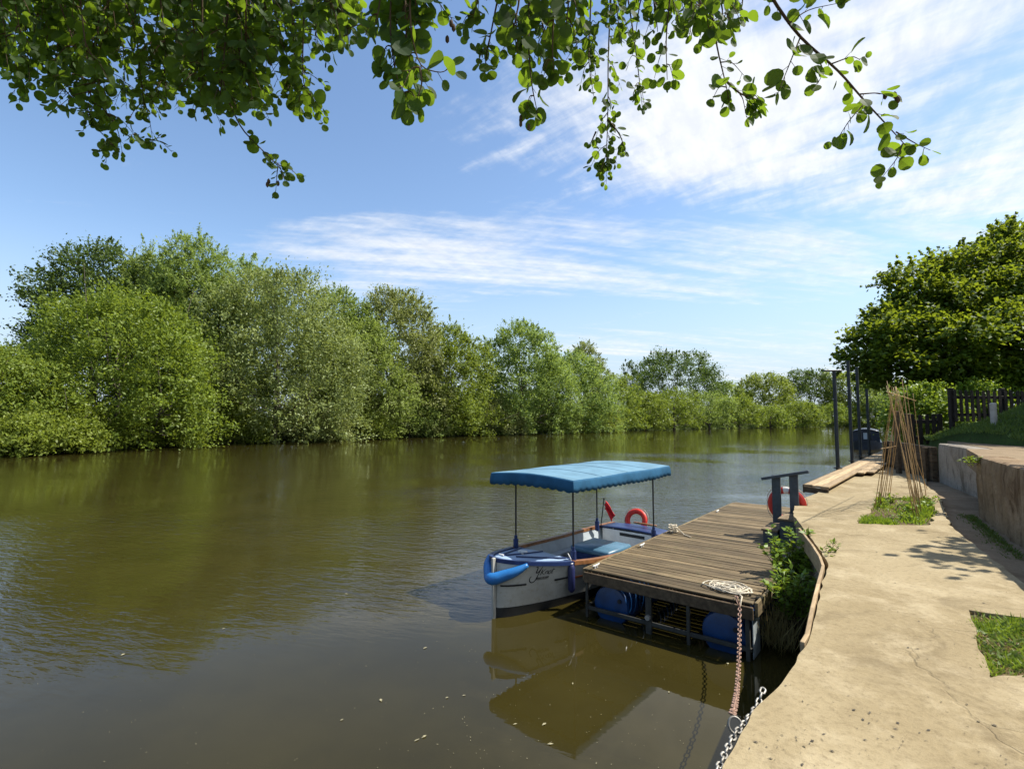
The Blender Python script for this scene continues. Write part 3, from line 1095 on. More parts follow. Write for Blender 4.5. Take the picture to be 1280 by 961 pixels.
step_box(3.38, 4.08, 1.66, 1.90, DZ, DZ + 0.25)
step_box(3.40, 4.06, 1.93, 2.22, DZ, DZ + 0.46)
for vv, zt in ((1.745, 1.82), (2.045, 1.875)):
    mb = MB(st_root.location)
    mb.box(DK(4.16, vv, (DZ + zt) / 2), (0.06, 0.15, zt - DZ), M_d, 0.008)
    mb.build('post', M['steps'], st_root)
mb = MB(st_root.location)
mb.beam(DK(4.12, 1.50, 1.735), DK(4.12, 2.31, 1.925), 0.11, 0.055, up=DU.cross(DV) * -1, ch=0.008)
mb.build('handrail', M['steps'], st_root)


def lifebuoy(name, c, normal, R0, r0, label, up=(0, 0, 1), bands=4):
    c = Vector(c)
    nz = Vector(normal).normalized()
    x = Vector(up).cross(nz).normalized()
    y = nz.cross(x)
    root = empty(name, c, label, 'lifebuoy')
    mb = MB(c)
    rows = []
    for i in range(48):
        a = 2 * math.pi * i / 48
        d = x * math.cos(a) + y * math.sin(a)
        rows.append([c + d * (R0 + r0 * math.cos(b2)) + nz * (r0 * 0.8 * math.sin(b2)) for b2 in np.linspace(0, 2 * math.pi, 16, endpoint=False)])
    rows.append(rows[0])
    mb.grid(rows, closed_u=True)
    mb.build('ring', M['buoy'], root, smooth='all')
    for q in range(bands):
        a0 = math.pi / 2 + 2 * math.pi * q / bands
        mb = MB(c)
        rows = []
        for i in range(9):
            a = a0 - 0.17 + 0.34 * i / 8
            d = x * math.cos(a) + y * math.sin(a)
            rows.append([c + d * (R0 + (r0 + 0.004) * math.cos(b2)) + nz * ((r0 * 0.8 + 0.004) * math.sin(b2)) for b2 in np.linspace(0, 2 * math.pi, 16, endpoint=False)])
        mb.grid(rows, closed_u=True)
        mb.build('band', M['buoyband'], root, smooth='all')
    mb = MB(c)
    pts = []
    for i in range(64):
        a = 2 * math.pi * i / 64
        d = x * math.cos(a) + y * math.sin(a)
        pts.append(c + d * (R0 + r0 * 1.05 + 0.03 * abs(math.sin(2 * a))))
    mb.tube(pts, 0.006, 5, closed=True)
    mb.build('grab_line', M['rope'], root, smooth='all')
    return root


lifebuoy('lifebuoy', DK(4.25, 1.90, 1.26), DU + Vector((0, 0, 0.02)), 0.275, 0.062, 'red lifebuoy with white bands hanging behind the handrail posts of the steps', bands=2)

# ================================================================== CANOPY BOAT
BANG = math.atan2(-0.74, -0.67)
boat = empty('motor_launch', (1.33, 9.44, 0), 'small grey open motor launch with a blue scalloped canopy tied to the dock', 'boat', rz=BANG)


def hB(x):
    u = min(1, max(0, (x + 0.5) / 2.85))
    B = 0.80 * max(0.0, (1 - u ** 2.5)) ** 0.60
    if x < -0.5: B -= 0.07 * ((-0.5 - x) / 1.65) ** 2
    return B


def hS(x):
    u = min(1, max(0, (x + 0.5) / 2.85))
    return 0.60 + 0.23 * u ** 2


KZ = -0.22


def hP(x, z, side=1, o=0.0):
    """hull skin point at length x and height z; o = outward offset"""
    t = (z - KZ) / (hS(x) - KZ)
    t = min(1.02, max(0, t))
    prof = 0.50 + 0.50 * t ** 0.75
    flare = min(1, max(0, (x - 0.8) / 1.55))
    prof *= 1 - 0.25 * flare * (1 - t)
    return Vector((x, side * (hB(x) * prof + 0.012 + o), z))


XS = list(np.linspace(-2.15, 1.6, 20)) + [1.75, 1.88, 2.0, 2.1, 2.18, 2.24, 2.29, 2.325, 2.345, 2.35]
ZB = 0.115


def hull_rows(zlo, zhi, nz, o=0.0, xs=XS):
    rows = []
    for x in xs:
        top = hS(x) if zhi is None else zhi
        zl = zlo
        zs = np.linspace(zl, top, nz)
        rows.append([hP(x, z, 1, o) for z in zs[::-1]] + [hP(x, z, -1, o) for z in zs])
    return rows


def bl(name, mb, mat, parent=None, smooth=True):
    return mb.build(name, M[mat], parent or boat, smooth=smooth)


mb = MB()
rows = hull_rows(ZB - 0.04, None, 10)
mb.grid(rows)
mb.add(rows[0], [tuple(range(len(rows[0])))])
mb.add(rows[-1], [tuple(range(len(rows[-1])))])
hull = bl('hull', mb, 'hull')
hull.modifiers.new('thick', 'SOLIDIFY').thickness = 0.012
mb = MB()
bot = []
for x in XS:
    zs = np.linspace(KZ, ZB + 0.03 * ((x + 2.15) / 4.5), 6)
    bot.append([hP(x, z, 1, 0.004) for z in zs[::-1]] + [hP(x, z, -1, 0.004) for z in zs])
mb.grid(bot)
mb.add(bot[0], [tuple(range(12))])
mb.add(bot[-1], [tuple(range(12))])
bl('bottom', mb, 'bottom', hull)
# stem post
mb = MB()
mb.beam((2.375, 0, -0.25), (2.385, 0, 0.86), 0.045, 0.06, up=(1, 0, 0), ch=0.008)
bl('stem', mb, 'hull')
# rubbing stripe, interrupted on the port bow by the name
for s, x0, x1, mt in ((1, 1.30, -2.1, 'copper'), (1, 2.33, 2.02, 'ink'), (1, 1.58, 1.32, 'ink'), (-1, 2.33, -2.1, 'ink')):  # one strake: orange where lit, its shade painted as black lengths
    mb = MB()
    n = max(4, int(abs(x1 - x0) / 0.08))
    rows = []
    for i in range(n + 1):
        x = x0 + (x1 - x0) * i / n
        z = 0.46 if mt == 'ink' else 0.455 - 0.02
        rows.append([hP(x, z - 0.013, s, 0.004), hP(x, z - 0.010, s, 0.016), hP(x, z + 0.010, s, 0.016), hP(x, z + 0.013, s, 0.004)])
    mb.grid(rows)
    bl('stripe', mb, mt, hull)
# gunwale cap: blue round the bow, varnished wood aft
for s in (1, -1):
    for x0, x1, mt in ((2.352, 1.30, 'bluetrim'), (1.29, -2.17, 'varnish')):
        mb = MB()
        n = 18
        rows = []
        for i in range(n + 1):
            x = x0 + (x1 - x0) * i / n
            z = hS(x)
            p = hP(x, z, s)
            yo, yi = p.y + s * 0.025, p.y - s * min(0.06, abs(p.y) * 0.9)
            rows.append([Vector((x, yo, z - 0.035)), Vector((x, yo, z + 0.022)), Vector((x, yi, z + 0.024)), Vector((x, yi, z - 0.03))])
        mb.grid(rows, closed_u=True)
        n4 = len(rows[0])
        mb.add(rows[0], [tuple(range(n4))])
        mb.add(rows[-1], [tuple(range(n4))])
        bl('gunwale', mb, mt)
# fore deck and side pieces
xs = np.linspace(1.22, 2.34, 14)
mb = MB()
rows = []
for x in xs:
    w = max(0.004, hB(x) - 0.045)
    rows.append([Vector((x, w * q, hS(x) + 0.002 + 0.045 * (1 - q * q))) for q in np.linspace(-1, 1, 9)])
mb.grid(rows)
fd = bl('fore_deck', mb, 'bluedeck')
fd.modifiers.new('thick', 'SOLIDIFY').thickness = 0.015
for a, b2 in (((2.18, 0.0), (1.24, 0.0)), ((2.02, 0.12), (1.24, 0.47)), ((2.02, -0.12), (1.24, -0.47))):
    mb = MB()
    n = 10
    pts = [Vector((a[0] + (b2[0] - a[0]) * i / n, a[1] + (b2[1] - a[1]) * i / n, 0)) for i in range(n + 1)]
    for p in pts: p.z = hS(p.x) + 0.002 + 0.045 * (1 - (p.y / max(0.05, hB(p.x))) ** 2) + 0.010
    for i in range(n):
        mb.beam(pts[i], pts[i + 1], 0.026, 0.016)
    bl('deck_strip', mb, 'bluetrim', fd)
mb = MB()
mb.box((1.20, 0, hS(1.2) - 0.02), (0.035, 2 * hB(1.2) - 0.06, 0.10), ch=0.006)
bl('coaming', mb, 'bluetrim')
mb = MB()
mb.beam((1.75, -0.07, hS(1.75) + 0.085), (1.75, 0.10, hS(1.75) + 0.10), 0.05, 0.03, ch=0.008)
mb.beam((1.75, 0.0, hS(1.75) + 0.03), (1.75, 0.0, hS(1.75) + 0.10), 0.05, 0.04, ch=0.006)
bl('bow_post', mb, 'cleat', fd)
mb = MB()
mb.beam((2.22, -0.05, hS(2.2) + 0.065), (2.22, 0.05, hS(2.2) + 0.065), 0.025, 0.025, ch=0.006)
bl('bow_cleat', mb, 'cleat', fd)
# inside: sole, lining, benches
mb = MB()
xs = np.linspace(-2.1, 1.2, 16)
mb.grid([[Vector((x, (hP(x, 0.12).y - 0.02) * q, 0.14)) for q in (-1, -0.3, 0.3, 1)] for x in xs])
bl('sole', mb, 'inside')
for s in (1, -1):
    mb = MB()
    rows = []
    for x in xs:
        rows.append([hP(x, z, s, -0.035) for z in np.linspace(0.13, hS(x) - 0.01, 5)])
    mb.grid(rows)
    bl('lining', mb, 'inside')
    mb = MB()
    mb.box((-0.35, s * 0.60, 0.37), (2.0, 0.20, 0.04), ch=0.01)
    bl('side_bench', mb, 'inside')
mb = MB()
mb.box((-0.20, 0.20, 0.33), (0.72, 0.74, 0.38), ch=0.01)
eng = bl('engine_box', mb, 'bluetrim')
mb = MB()
mb.box((-0.20, 0.20, 0.575), (0.80, 0.82, 0.10), ch=0.032)
bl('cushion', mb, 'cushion', eng, smooth='all')
mb = MB()
mb.box((0.95, -0.1, 0.36), (0.40, 1.0, 0.05), ch=0.012)
bl('thwart', mb, 'inside')
mb = MB()
mb.box((-1.62, 0, 0.42), (0.05, 1.30, 0.34), ch=0.006)
bh = bl('stern_bulkhead', mb, 'buoyband')
mb = MB()
mb.box((-1.59, 0.05, 0.52), (0.012, 0.56, 0.06), ch=0.003)
bl('vent_slot', mb, 'ink', bh)
mb = MB()
xs = np.linspace(-2.13, -1.60, 6)
rows = [[Vector((x, (hB(x) - 0.04) * q, hS(x) + 0.015 + 0.03 * (1 - q * q))) for q in np.linspace(-1, 1, 7)] for x in xs]
mb.grid(rows)
sd = bl('stern_deck', mb, 'bluetrim')
sd.modifiers.new('thick', 'SOLIDIFY').thickness = 0.02
mb = MB()
mb.beam((-1.95, -0.10, 0.72), (-1.95, 0.42, 0.72), 0.05, 0.03, ch=0.01)
bl('tiller', mb, 'varnish')

# canopy posts in blue sockets
CZ = 1.96
for (x, y) in ((1.22, 0.60), (1.22, -0.60), (-1.38, 0.64), (-1.38, -0.64)):
    z0 = hS(x) - 0.05
    mb = MB()
    mb.tube([(x, y, z0), (x, y, CZ + 0.03)], 0.0145, 10)
    p = bl('canopy_post', mb, 'ink')
    mb = MB()
    mb.tube([(x, y, z0 + 0.02), (x, y, z0 + 0.21)], 0.045, 14)
    mb.tube([(x, y, z0 + 0.21), (x, y, z0 + 0.27)], 0.028, 12)
    bl('socket', mb, 'bluetrim', p)
# canopy
CX0, CX1, CY = -1.66, 1.56, 0.85
mb = MB()
rows = []
for i in range(25):
    x = CX0 + (CX1 - CX0) * i / 24
    row = []
    for j in range(17):
        q = -1 + 2 * j / 16
        sag = 0.006 * math.sin(i * 1.1) * (1 - q * q) + 0.004 * math.cos(i / 24 * 6.28 * 2)
        z = CZ + 0.015 + 0.055 * (1 - abs(q) ** 1.6) * (1 - 0.25 * (2 * i / 24 - 1) ** 4) + sag
        row.append(Vector((x, CY * q, z)))
    rows.append(row)
mb.grid(rows)
top = bl('canopy', mb, 'bluecloth', smooth='all')
edge = []
for j in range(17): edge.append(rows[24][j])
for i in range(23, -1, -1): edge.append(rows[i][16])
for j in range(15, -1, -1): edge.append(rows[0][j])
for i in range(1, 24): edge.append(rows[i][0])
# valance: densified, scalloped hem
per = []
for i in range(len(edge)):
    a, b2 = edge[i], edge[(i + 1) % len(edge)]
    for q in range(6): per.append(a.lerp(b2, q / 6))
acc, vrows = 0.0, []
for i, p in enumerate(per):
    if i: acc += (p - per[i - 1]).length
    out2 = Vector((0.018 if p.x > CX1 - .01 else (-0.018 if p.x < CX0 + .01 else 0), 0.018 if p.y > CY - .01 else (-0.018 if p.y < -CY + .01 else 0), 0))
    hem = 0.175 + 0.026 * abs(math.sin(math.pi * acc / 0.155)) + 0.01 * math.sin(acc * 2.1)
    fl = 0.012 * math.sin(acc * 9.0)
    vrows.append([p, p + out2 * 0.7 + Vector((0, 0, -0.03)), p + out2 * (1.2 + fl * 20) + Vector((0, 0, -hem * 0.6)), p + out2 * (1.3 + fl * 40) + Vector((0, 0, -hem))])
vrows.append(vrows[0])
mb = MB()
mb.grid(vrows)
va = bl('valance', mb, 'valance', top, smooth=True)
va.modifiers.new('thick', 'SOLIDIFY').thickness = 0.006
for ii in (6, 12, 18):
    mb = MB()
    mb.tube([p + Vector((0, 0, 0.001)) for p in rows[ii]], 0.006, 6)
    bl('seam', mb, 'bluecloth', top, smooth='all')
# hoops under the cloth
for x in (CX0 + 0.28, -0.08, CX1 - 0.34):
    mb = MB()
    mb.tube([(x, CY * q * 0.97, CZ - 0.01 + 0.055 * (1 - abs(q) ** 1.6)) for q in np.linspace(-1, 1, 11)], 0.012, 8)
    bl('canopy_hoop', mb, 'ink', top)
for s in (-1, 1):
    mb = MB()
    mb.tube([(CX0 + 0.04, s * (CY - 0.03), CZ - 0.005), (CX1 - 0.04, s * (CY - 0.03), CZ - 0.005)], 0.012, 8)
    bl('canopy_rail', mb, 'ink', top)


# the boat's name on the port bow
def name_pt(a, z):
    return hP(1.93 - a, z, 1, 0.004)


def stroke(mb, pl, w):
    """ribbon following a polyline (a, z) laid on the hull skin"""
    P = []
    for i in range(len(pl) - 1):
        for q in range(5): P.append((pl[i][0] + (pl[i + 1][0] - pl[i][0]) * q / 5, pl[i][1] + (pl[i + 1][1] - pl[i][1]) * q / 5))
    P.append(pl[-1])
    rows = []
    for i, (a, z) in enumerate(P):
        a0, a1 = P[max(0, i - 1)], P[min(len(P) - 1, i + 1)]
        d = Vector((a1[0] - a0[0], a1[1] - a0[1]))
        d = d.normalized() if d.length > 1e-9 else Vector((1, 0))
        n = Vector((-d.y, d.x)) * w / 2 * (0.55 + 0.45 * math.sin(math.pi * i / max(1, len(P) - 1)))
        rows.append([name_pt(a + n.x, z + n.y), name_pt(a - n.x, z - n.y)])
    mb.grid(rows)


def smooth_pl(pl, it=2):
    for _ in range(it):
        o2 = [pl[0]]
        for i in range(len(pl) - 1):
            a, b2 = pl[i], pl[i + 1]
            o2 += [(a[0] * .75 + b2[0] * .25, a[1] * .75 + b2[1] * .25), (a[0] * .25 + b2[0] * .75, a[1] * .25 + b2[1] * .75)]
        pl = o2 + [pl[-1]]
    return pl


mb = MB()
stroke(mb, smooth_pl([(0.020, 0.700), (0.048, 0.712), (0.045, 0.660), (0.030, 0.622), (0.052, 0.612), (0.090, 0.655), (0.118, 0.705)]), 0.016)
stroke(mb, smooth_pl([(0.118, 0.708), (0.085, 0.640), (0.060, 0.560), (0.035, 0.492), (-0.012, 0.470), (-0.048, 0.500), (-0.050, 0.545), (-0.030, 0.572)]), 0.015)
kx, kz, sl = 0.100, 0.575, 0.30


def let(pl, dx, sc=0.085):
    return [(kx + dx + (p[0] + sl * p[1]) * sc, kz + p[1] * sc) for p in pl]


stroke(mb, let([(0, 0), (0, 1.05)], 0.0), 0.013)
stroke(mb, let([(0.62, 1.05), (0.08, 0.5), (0.62, 0.0)], 0.0), 0.011)
stroke(mb, let([(0, 0), (0, 0.62)], 0.068), 0.011)
stroke(mb, smooth_pl(let([(0, 0.4), (0.2, 0.66), (0.42, 0.55), (0.42, 0.0)], 0.068)), 0.011)
stroke(mb, smooth_pl(let([(0.22, 0.62), (0.0, 0.5), (0.0, 0.1), (0.22, 0.0), (0.44, 0.1), (0.44, 0.5), (0.22, 0.62)], 0.118)), 0.011)
stroke(mb, let([(0.0, 1.05), (0.0, 0.12), (0.2, 0.0)], 0.176), 0.012)
stroke(mb, let([(-0.26, 0.68), (0.36, 0.74)], 0.176), 0.010)
rl = random.Random(9)
a = 0.045
while a < 0.245:
    h2 = 0.034
    stroke(mb, [(a, 0.512), (a, 0.512 + h2)], 0.006)
    kk = rl.choice((0, 1, 2))
    if kk != 1: stroke(mb, [(a, 0.512 + h2 - 0.003), (a + 0.009, 0.512 + h2 - 0.003)], 0.005)
    if kk != 2: stroke(mb, [(a, 0.515), (a + 0.009, 0.515)], 0.005)
    if kk: stroke(mb, [(a + 0.009, 0.512), (a + 0.009, 0.512 + h2 * 0.9)], 0.005)
    a += 0.017
stroke(mb, [(0.045, 0.503), (0.245, 0.503)], 0.004)
mb.build('lettering', M['ink'], hull, recalc=False)

# bow fender: a horseshoe round the stem
mb = MB()
pts, rs = [], []
for i in range(41):
    q = -1 + 2 * i / 40
    x = 2.43 - 0.36 * abs(q) ** 1.6
    if abs(q) > 0.12:
        p = hP(min(x, 2.35), 0.66, 1 if q > 0 else -1, 0.075)
        y = p.y
        if x > 2.30: y = (1 if q > 0 else -1) * max(abs(y) * 0.7, 0.06 * abs(q) / .2)
    else:
        y = 0.0 + q * 0.3
    z = 0.565 + 0.20 * abs(q) ** 1.7
    pts.append(Vector((x, y, z)))
    rs.append(0.088 * (1 - 0.66 * abs(q) ** 3))
for _ in range(9):
    pts = [pts[0]] + [(pts[i - 1] + pts[i] * 2 + pts[i + 1]) / 4 for i in range(1, len(pts) - 1)] + [pts[-1]]
mb.tube(pts, rs, 16)
bl('bow_fender', mb, 'fender', smooth='all')
# ensign on a staff at the stern
mb = MB()
sb = Vector((-1.62, -0.70, hS(-2) + 0.01))
stp = sb + Vector((-0.10, 0.02, 0.55))
mb.tube([sb, stp], 0.011, 8)
mb.tube([stp, stp + (stp - sb).normalized() * 0.03], 0.02, 8)
staff = bl('flagstaff', mb, 'ink')
mb = MB()
rows = []
for i in range(15):
    s = i / 14
    hp = stp.lerp(sb, 0.06 + 0.10 * s)
    row = []
    for j in range(10):
        q = j / 9
        fold = 0.035 * math.sin(q * 7 + s * 2.0) * (0.3 + s)
        row.append(stp.lerp(sb, 0.05 + 0.36 * (1 - q) * 0 + 0.30 * q) + Vector((-0.03 - 0.05 * s + fold, 0.02 + 0.20 * s ** 0.8 * (1 - 0.25 * q) + 0.02 * math.sin(q * 9), -0.26 * s ** 1.2)))
    rows.append(row)
mb.grid(rows)
fl = bl('flag', mb, 'red', staff, smooth='all')
fl.modifiers.new('thick', 'SOLIDIFY').thickness = 0.004

bpy.context.view_layer.update()
BW = boat.matrix_world


def BP(x, y, z):
    return BW @ Vector((x, y, z))


# side fender hanging from the port gunwale
p = hP(1.34, 0.5, 1, 0.07)
fp = BP(p.x, p.y, 0)
sf = empty('hanging_fender', (fp.x, fp.y, 0.5), 'dark navy fender hanging on the grey hull below the canopy post', 'fender')
mb = MB((0, 0, 0))
prof = [(-0.25, 0.012), (-0.235, 0.035), (-0.20, 0.054), (0.12, 0.056), (0.155, 0.042), (0.18, 0.022), (0.21, 0.018)]
mb.grid([[Vector((r2 * math.cos(a), r2 * math.sin(a), z)) for a in np.linspace(0, 2 * math.pi, 16, endpoint=False)] for z, r2 in prof], closed_u=True)
mb.build('body', M['navyfender'], sf, smooth='all')
mb = MB((0, 0, 0))
mb.tube([(0, 0, 0.19), (-0.01, 0.01, 0.26), (-0.05, 0.03, 0.33)], 0.007, 6)
mb.tube([(0.02 * math.cos(a), 0.02 * math.sin(a), 0.185) for a in np.linspace(0, 2 * math.pi, 10, endpoint=False)], 0.010, 6, closed=True)
mb.build('lanyard', M['buoyband'], sf, smooth='all')
# lifebuoy lying tilted on the stern deck
n = (BW.to_3x3() @ Vector((0.90, 0.12, 0.30))).normalized()
lifebuoy('lifebuoy', BP(-2.27, -0.22, 0.70), n, 0.195, 0.058, 'orange red lifebuoy hung on the stern of the canopy boat', bands=0)

# ================================================================== BOARDWALK, POLES, NARROWBOAT
BWZ = 1.40
L0, L1 = G(1005, 605, BWZ), G(1118, 556.5, BWZ)
R0p, R1p = G(1033, 608, BWZ), G(1128, 560, BWZ)
bwk = empty('boardwalk', (L0.x, L0.y, BWZ - 0.12), 'pale plank boardwalk jutting over the water beyond the path', 'boardwalk')
mb = MB(bwk.location)
rb = random.Random(8)
nb = 5
direction = (L1 - L0).normalized()
perp = Vector((direction.y, -direction.x, 0))
for i in range(nb):
    mb.tint = rb.random()
    v0 = i * 0.178
    start = 0.0 if i < 3 else 4.2 + 0.5 * (i - 3)
    a = L0 + perp * (v0 + 0.085) + direction * (start - 0.55 * v0)
    b2 = L0 + perp * (v0 + 0.085) + direction * 17
    mb.beam(a + Vector((0, 0, -0.02)), b2 + Vector((0, 0, -0.02)), 0.168, 0.04, ch=0.006)
mb.build('deck', M['board'], bwk)
mb = MB(bwk.location)
mb.beam(L0 + direction * 0.02 - perp * 0.015 + Vector((0, 0, -0.10)), L0 + direction * 17 - perp * 0.015 + Vector((0, 0, -0.10)), 0.04, 0.18, ch=0.006)
mb.build('side_board', M['sleeper'], bwk)
mb = MB(bwk.location)
e0 = L0 - direction * 0.02
e1 = L0 + perp * 0.53 - direction * 0.31
mb.beam(e0 + Vector((0, 0, -0.105)), e1 + Vector((0, 0, -0.105)), 0.04, 0.13, ch=0.006)
mb.build('end_board', M['sleeper'], bwk)
for s in (0.35, 3.2, 6.4, 9.6, 12.8):
    mb = MB(bwk.location)
    q = L0 + direction * s + perp * 0.25
    mb.beam(q + Vector((0, 0, -3.0)), q + Vector((0, 0, -0.14)), 0.09, 0.09, up=direction, ch=0.008)
    mb.build('pile', M['steelrail'], bwk)

for (px, pb, ptop, lab, cap) in ((1049, 586, 464, 'nearest black mooring pole with a flat cap rising beside the boardwalk', True),
                                 (1066.5, 577, 452, 'tallest black mooring pole, second along the boardwalk edge', False),
                                 (1077, 571.5, 460, 'slim black mooring pole standing third along the boardwalk edge', False),
                                 (1088, 567, 487, 'shortest and farthest black mooring pole in front of the narrowboat', False)):
    b0 = G(px, pb, BWZ)
    ztop = CAM_Z + (523 - ptop) / 640 * b0.y
    tx = -0.03
    b0 = b0 - perp * 0.03
    o = empty('mooring_pole', (b0.x, b0.y, 0), lab, 'pole', 'mooring poles along the boardwalk')
    mb = MB(o.location)
    mb.tube([(b0.x, b0.y, -1.5), (b0.x, b0.y, ztop)], 0.052, 12)
    mb.build('shaft', M['polewood'], o, smooth=True)
    mb = MB(o.location)
    if cap:
        mb.box((b0.x - 0.05, b0.y, ztop + 0.02), (0.52, 0.16, 0.04), ch=0.01)
    else:
        mb.tube([(b0.x, b0.y, ztop - 0.01), (b0.x, b0.y, ztop + 0.03)], 0.06, 12)
    mb.build('cap', M['polewood'], o)
    mb = MB(o.location)
    mb.tube([(b0.x + 0.10 * math.cos(a), b0.y + 0.10 * math.sin(a), BWZ + 0.03) for a in np.linspace(0, 6.283, 16, endpoint=False)], 0.018, 6, closed=True)
    mb.build('collar', M['steelrail'], o)

# moored narrowboat beyond the boardwalk
nbp = G(1091, 561.5, 0)
nang = math.atan2(-0.62, -0.78)
nbt = empty('narrowboat', (nbp.x + 0.1, nbp.y + 1.0, 0), 'dark narrowboat with a pale cabin window moored past the boardwalk end', 'narrowboat', rz=R(-125))


def nb_part(name, mb, mat, parent=None, smooth=True):
    return mb.build(name, M[mat], parent or nbt, smooth=smooth)


def nb_loop(x, hw, z0, z1, arch, n=9):
    p = [Vector((x, -hw, z0))]
    for q in np.linspace(-1, 1, n):
        p.append(Vector((x, hw * 0.90 * q if abs(q) < 1 else hw * 0.94 * q, z1 + arch * (1 - q * q))))
    p.append(Vector((x, hw, z0)))
    return p


mb = MB()
rows = []
for x in np.linspace(-9, 2.2, 18):
    u = max(0, (x - 0.4) / 1.8)
    hw = 1.22 * (1 - 0.75 * u ** 2)
    zt = 0.62 + 0.28 * u ** 1.5
    rows.append([Vector((x, -hw * 0.9, -0.3)), Vector((x, -hw, 0.15)), Vector((x, -hw * 1.02, zt)), Vector((x, hw * 1.02, zt)), Vector((x, hw, 0.15)), Vector((x, hw * 0.9, -0.3))])
mb.grid(rows)
mb.add(rows[-1], [(0, 1, 2, 3, 4, 5)])
mb.add(rows[0], [(0, 1, 2, 3, 4, 5)])
nb_part('hull', mb, 'navyboat')
mb = MB()
rows = [nb_loop(x, 1.12, 0.6, 1.62, 0.20) for x in (-8.2, -4, 0.1)]
mb.grid(rows)
mb.add(rows[0], [tuple(range(11))])
mb.add(rows[-1], [tuple(range(11))])
cab = nb_part('cabin', mb, 'navyboat')
mb = MB()
mb.box((0.112, 0.05, 1.22), (0.02, 0.52, 0.62), ch=0.004)
wnd = nb_part('window', mb, 'glass', cab)
mb = MB()
for (c, s2) in (((0.118, 0.05, 1.55), (0.03, 0.62, 0.05)), ((0.118, 0.05, 0.89), (0.03, 0.62, 0.05)), ((0.118, -0.235, 1.22), (0.03, 0.05, 0.61)), ((0.118, 0.335, 1.22), (0.03, 0.05, 0.61))):
    mb.box(c, s2, ch=0.005)
nb_part('frame', mb, 'ink', wnd)
mb = MB()
rows = [nb_loop(x, 1.16, 1.60, 1.63, 0.22) for x in (-8.3, 0.22)]
rows = [[p + Vector((0, 0, 0.02)) for p in rw[1:-1]] for rw in rows]
mb.grid(rows)
rf = nb_part('roof', mb, 'navyboat', cab)
rf.modifiers.new('thick', 'SOLIDIFY').thickness = 0.05
mb = MB()
mb.tube([(-2.5, 0.3, 1.85), (-2.5, 0.3, 2.3)], 0.07, 10)
nb_part('chimney', mb, 'ink', rf)
mb = MB()
mb.box((0.9, 0, 0.72), (1.3, 1.6, 0.08), ch=0.02)
nb_part('well_deck', mb, 'steelrail')
for s in (-1, 1):
    mb = MB()
    mb.tube([(1.6, s * 0.5, 0.75), (1.6, s * 0.5, 1.0)], 0.04, 8)
    nb_part('bollard', mb, 'ink')

# ================================================================== FENCES, SLEEPER WALL, POST
def pickets(root, pts, h, w, gap, zf, arch=True, seed=1, th=0.022):
    mb = MB(root.location)
    r = random.Random(seed)
    for i in range(len(pts) - 1):
        a, b2 = Vector(pts[i]), Vector(pts[i + 1])
        d = (b2 - a)
        L = d.length
        d.normalize()
        nrm = Vector((d.y, -d.x, 0))
        s = 0.05
        while s < L:
            p = a + d * s
            z0 = zf(p) + r.uniform(-0.01, 0.01)
            hh = h + r.uniform(-0.02, 0.02)
            hw = w / 2
            lp = [(-hw, 0), (hw, 0), (hw, hh - hw * 0.9), (hw * 0.72, hh - hw * 0.35), (hw * 0.3, hh), (-hw * 0.3, hh), (-hw * 0.72, hh - hw * 0.35), (-hw, hh - hw * 0.9)]
            tilt = r.gauss(0, 0.012)
            vs = []
            for e in (-th / 2, th / 2):
                for (u, z) in lp: vs.append(p + d * (u + tilt * z) + nrm * e + Vector((0, 0, z0 - p.z + z)))
            n = len(lp)
            mb.add(vs, [tuple(range(n)), tuple(range(2 * n - 1, n - 1, -1))] + [(k2, (k2 + 1) % n, (k2 + 1) % n + n, k2 + n) for k2 in range(n)])
            s += w + gap + r.uniform(-0.008, 0.008)
    return mb.build('pickets', M['fence'], root)


fa, fb = Vector((14.15, 16.4, 0)), Vector((18.6, 16.9, 0))
zf = lambda p: 2.80
fence = empty('picket_fence', (fa.x, fa.y, 2.6), 'taller dark picket fence on top of the grass bank under the tree', 'fence')
pickets(fence, [fa, fb], 1.0, 0.105, 0.10, zf, seed=2)
for z in (3.02, 3.58):
    mb = MB(fence.location)
    q = Vector((0.05, 0.04, 0))
    mb.beam(fa + Vector((0, 0.04, z)), fb + Vector((0, 0.04, z)), 0.04, 0.10, ch=0.006)
    mb.build('rail', M['fence'], fence)
for s in (0.0, 0.42, 0.84):
    mb = MB(fence.location)
    p = fa.lerp(fb, s) + Vector((0, 0.11, 0))
    mb.beam(p + Vector((0, 0, 2.3)), p + Vector((0, 0, 3.88)), 0.12, 0.12, up=(0, 1, 0), ch=0.01)
    mb.build('post', M['fence'], fence)
la, lb2 = Vector((13.35, 17.15, 0)), Vector((14.25, 17.0, 0))
fence2 = empty('picket_fence', (la.x, la.y, 2.1), 'lower dark picket fence with rounded tops beside the bright shrub', 'fence')
pickets(fence2, [la, lb2], 1.0, 0.115, 0.085, lambda p: 2.05, seed=3)
for z in (2.25, 2.80):
    mb = MB(fence2.location)
    mb.beam(la + Vector((0, 0.04, z)), lb2 + Vector((0, 0.04, z)), 0.04, 0.12, ch=0.006)
    mb.build('rail', M['fence'], fence2)
for s in (0.0, 1.0):
    mb = MB(fence2.location)
    p = la.lerp(lb2, s) + Vector((0, 0.11, 0))
    mb.beam(p + Vector((0, 0, 1.2)), p + Vector((0, 0, 3.05)), 0.12, 0.12, up=(0, 1, 0), ch=0.01)
    mb.build('post', M['fence'], fence2)
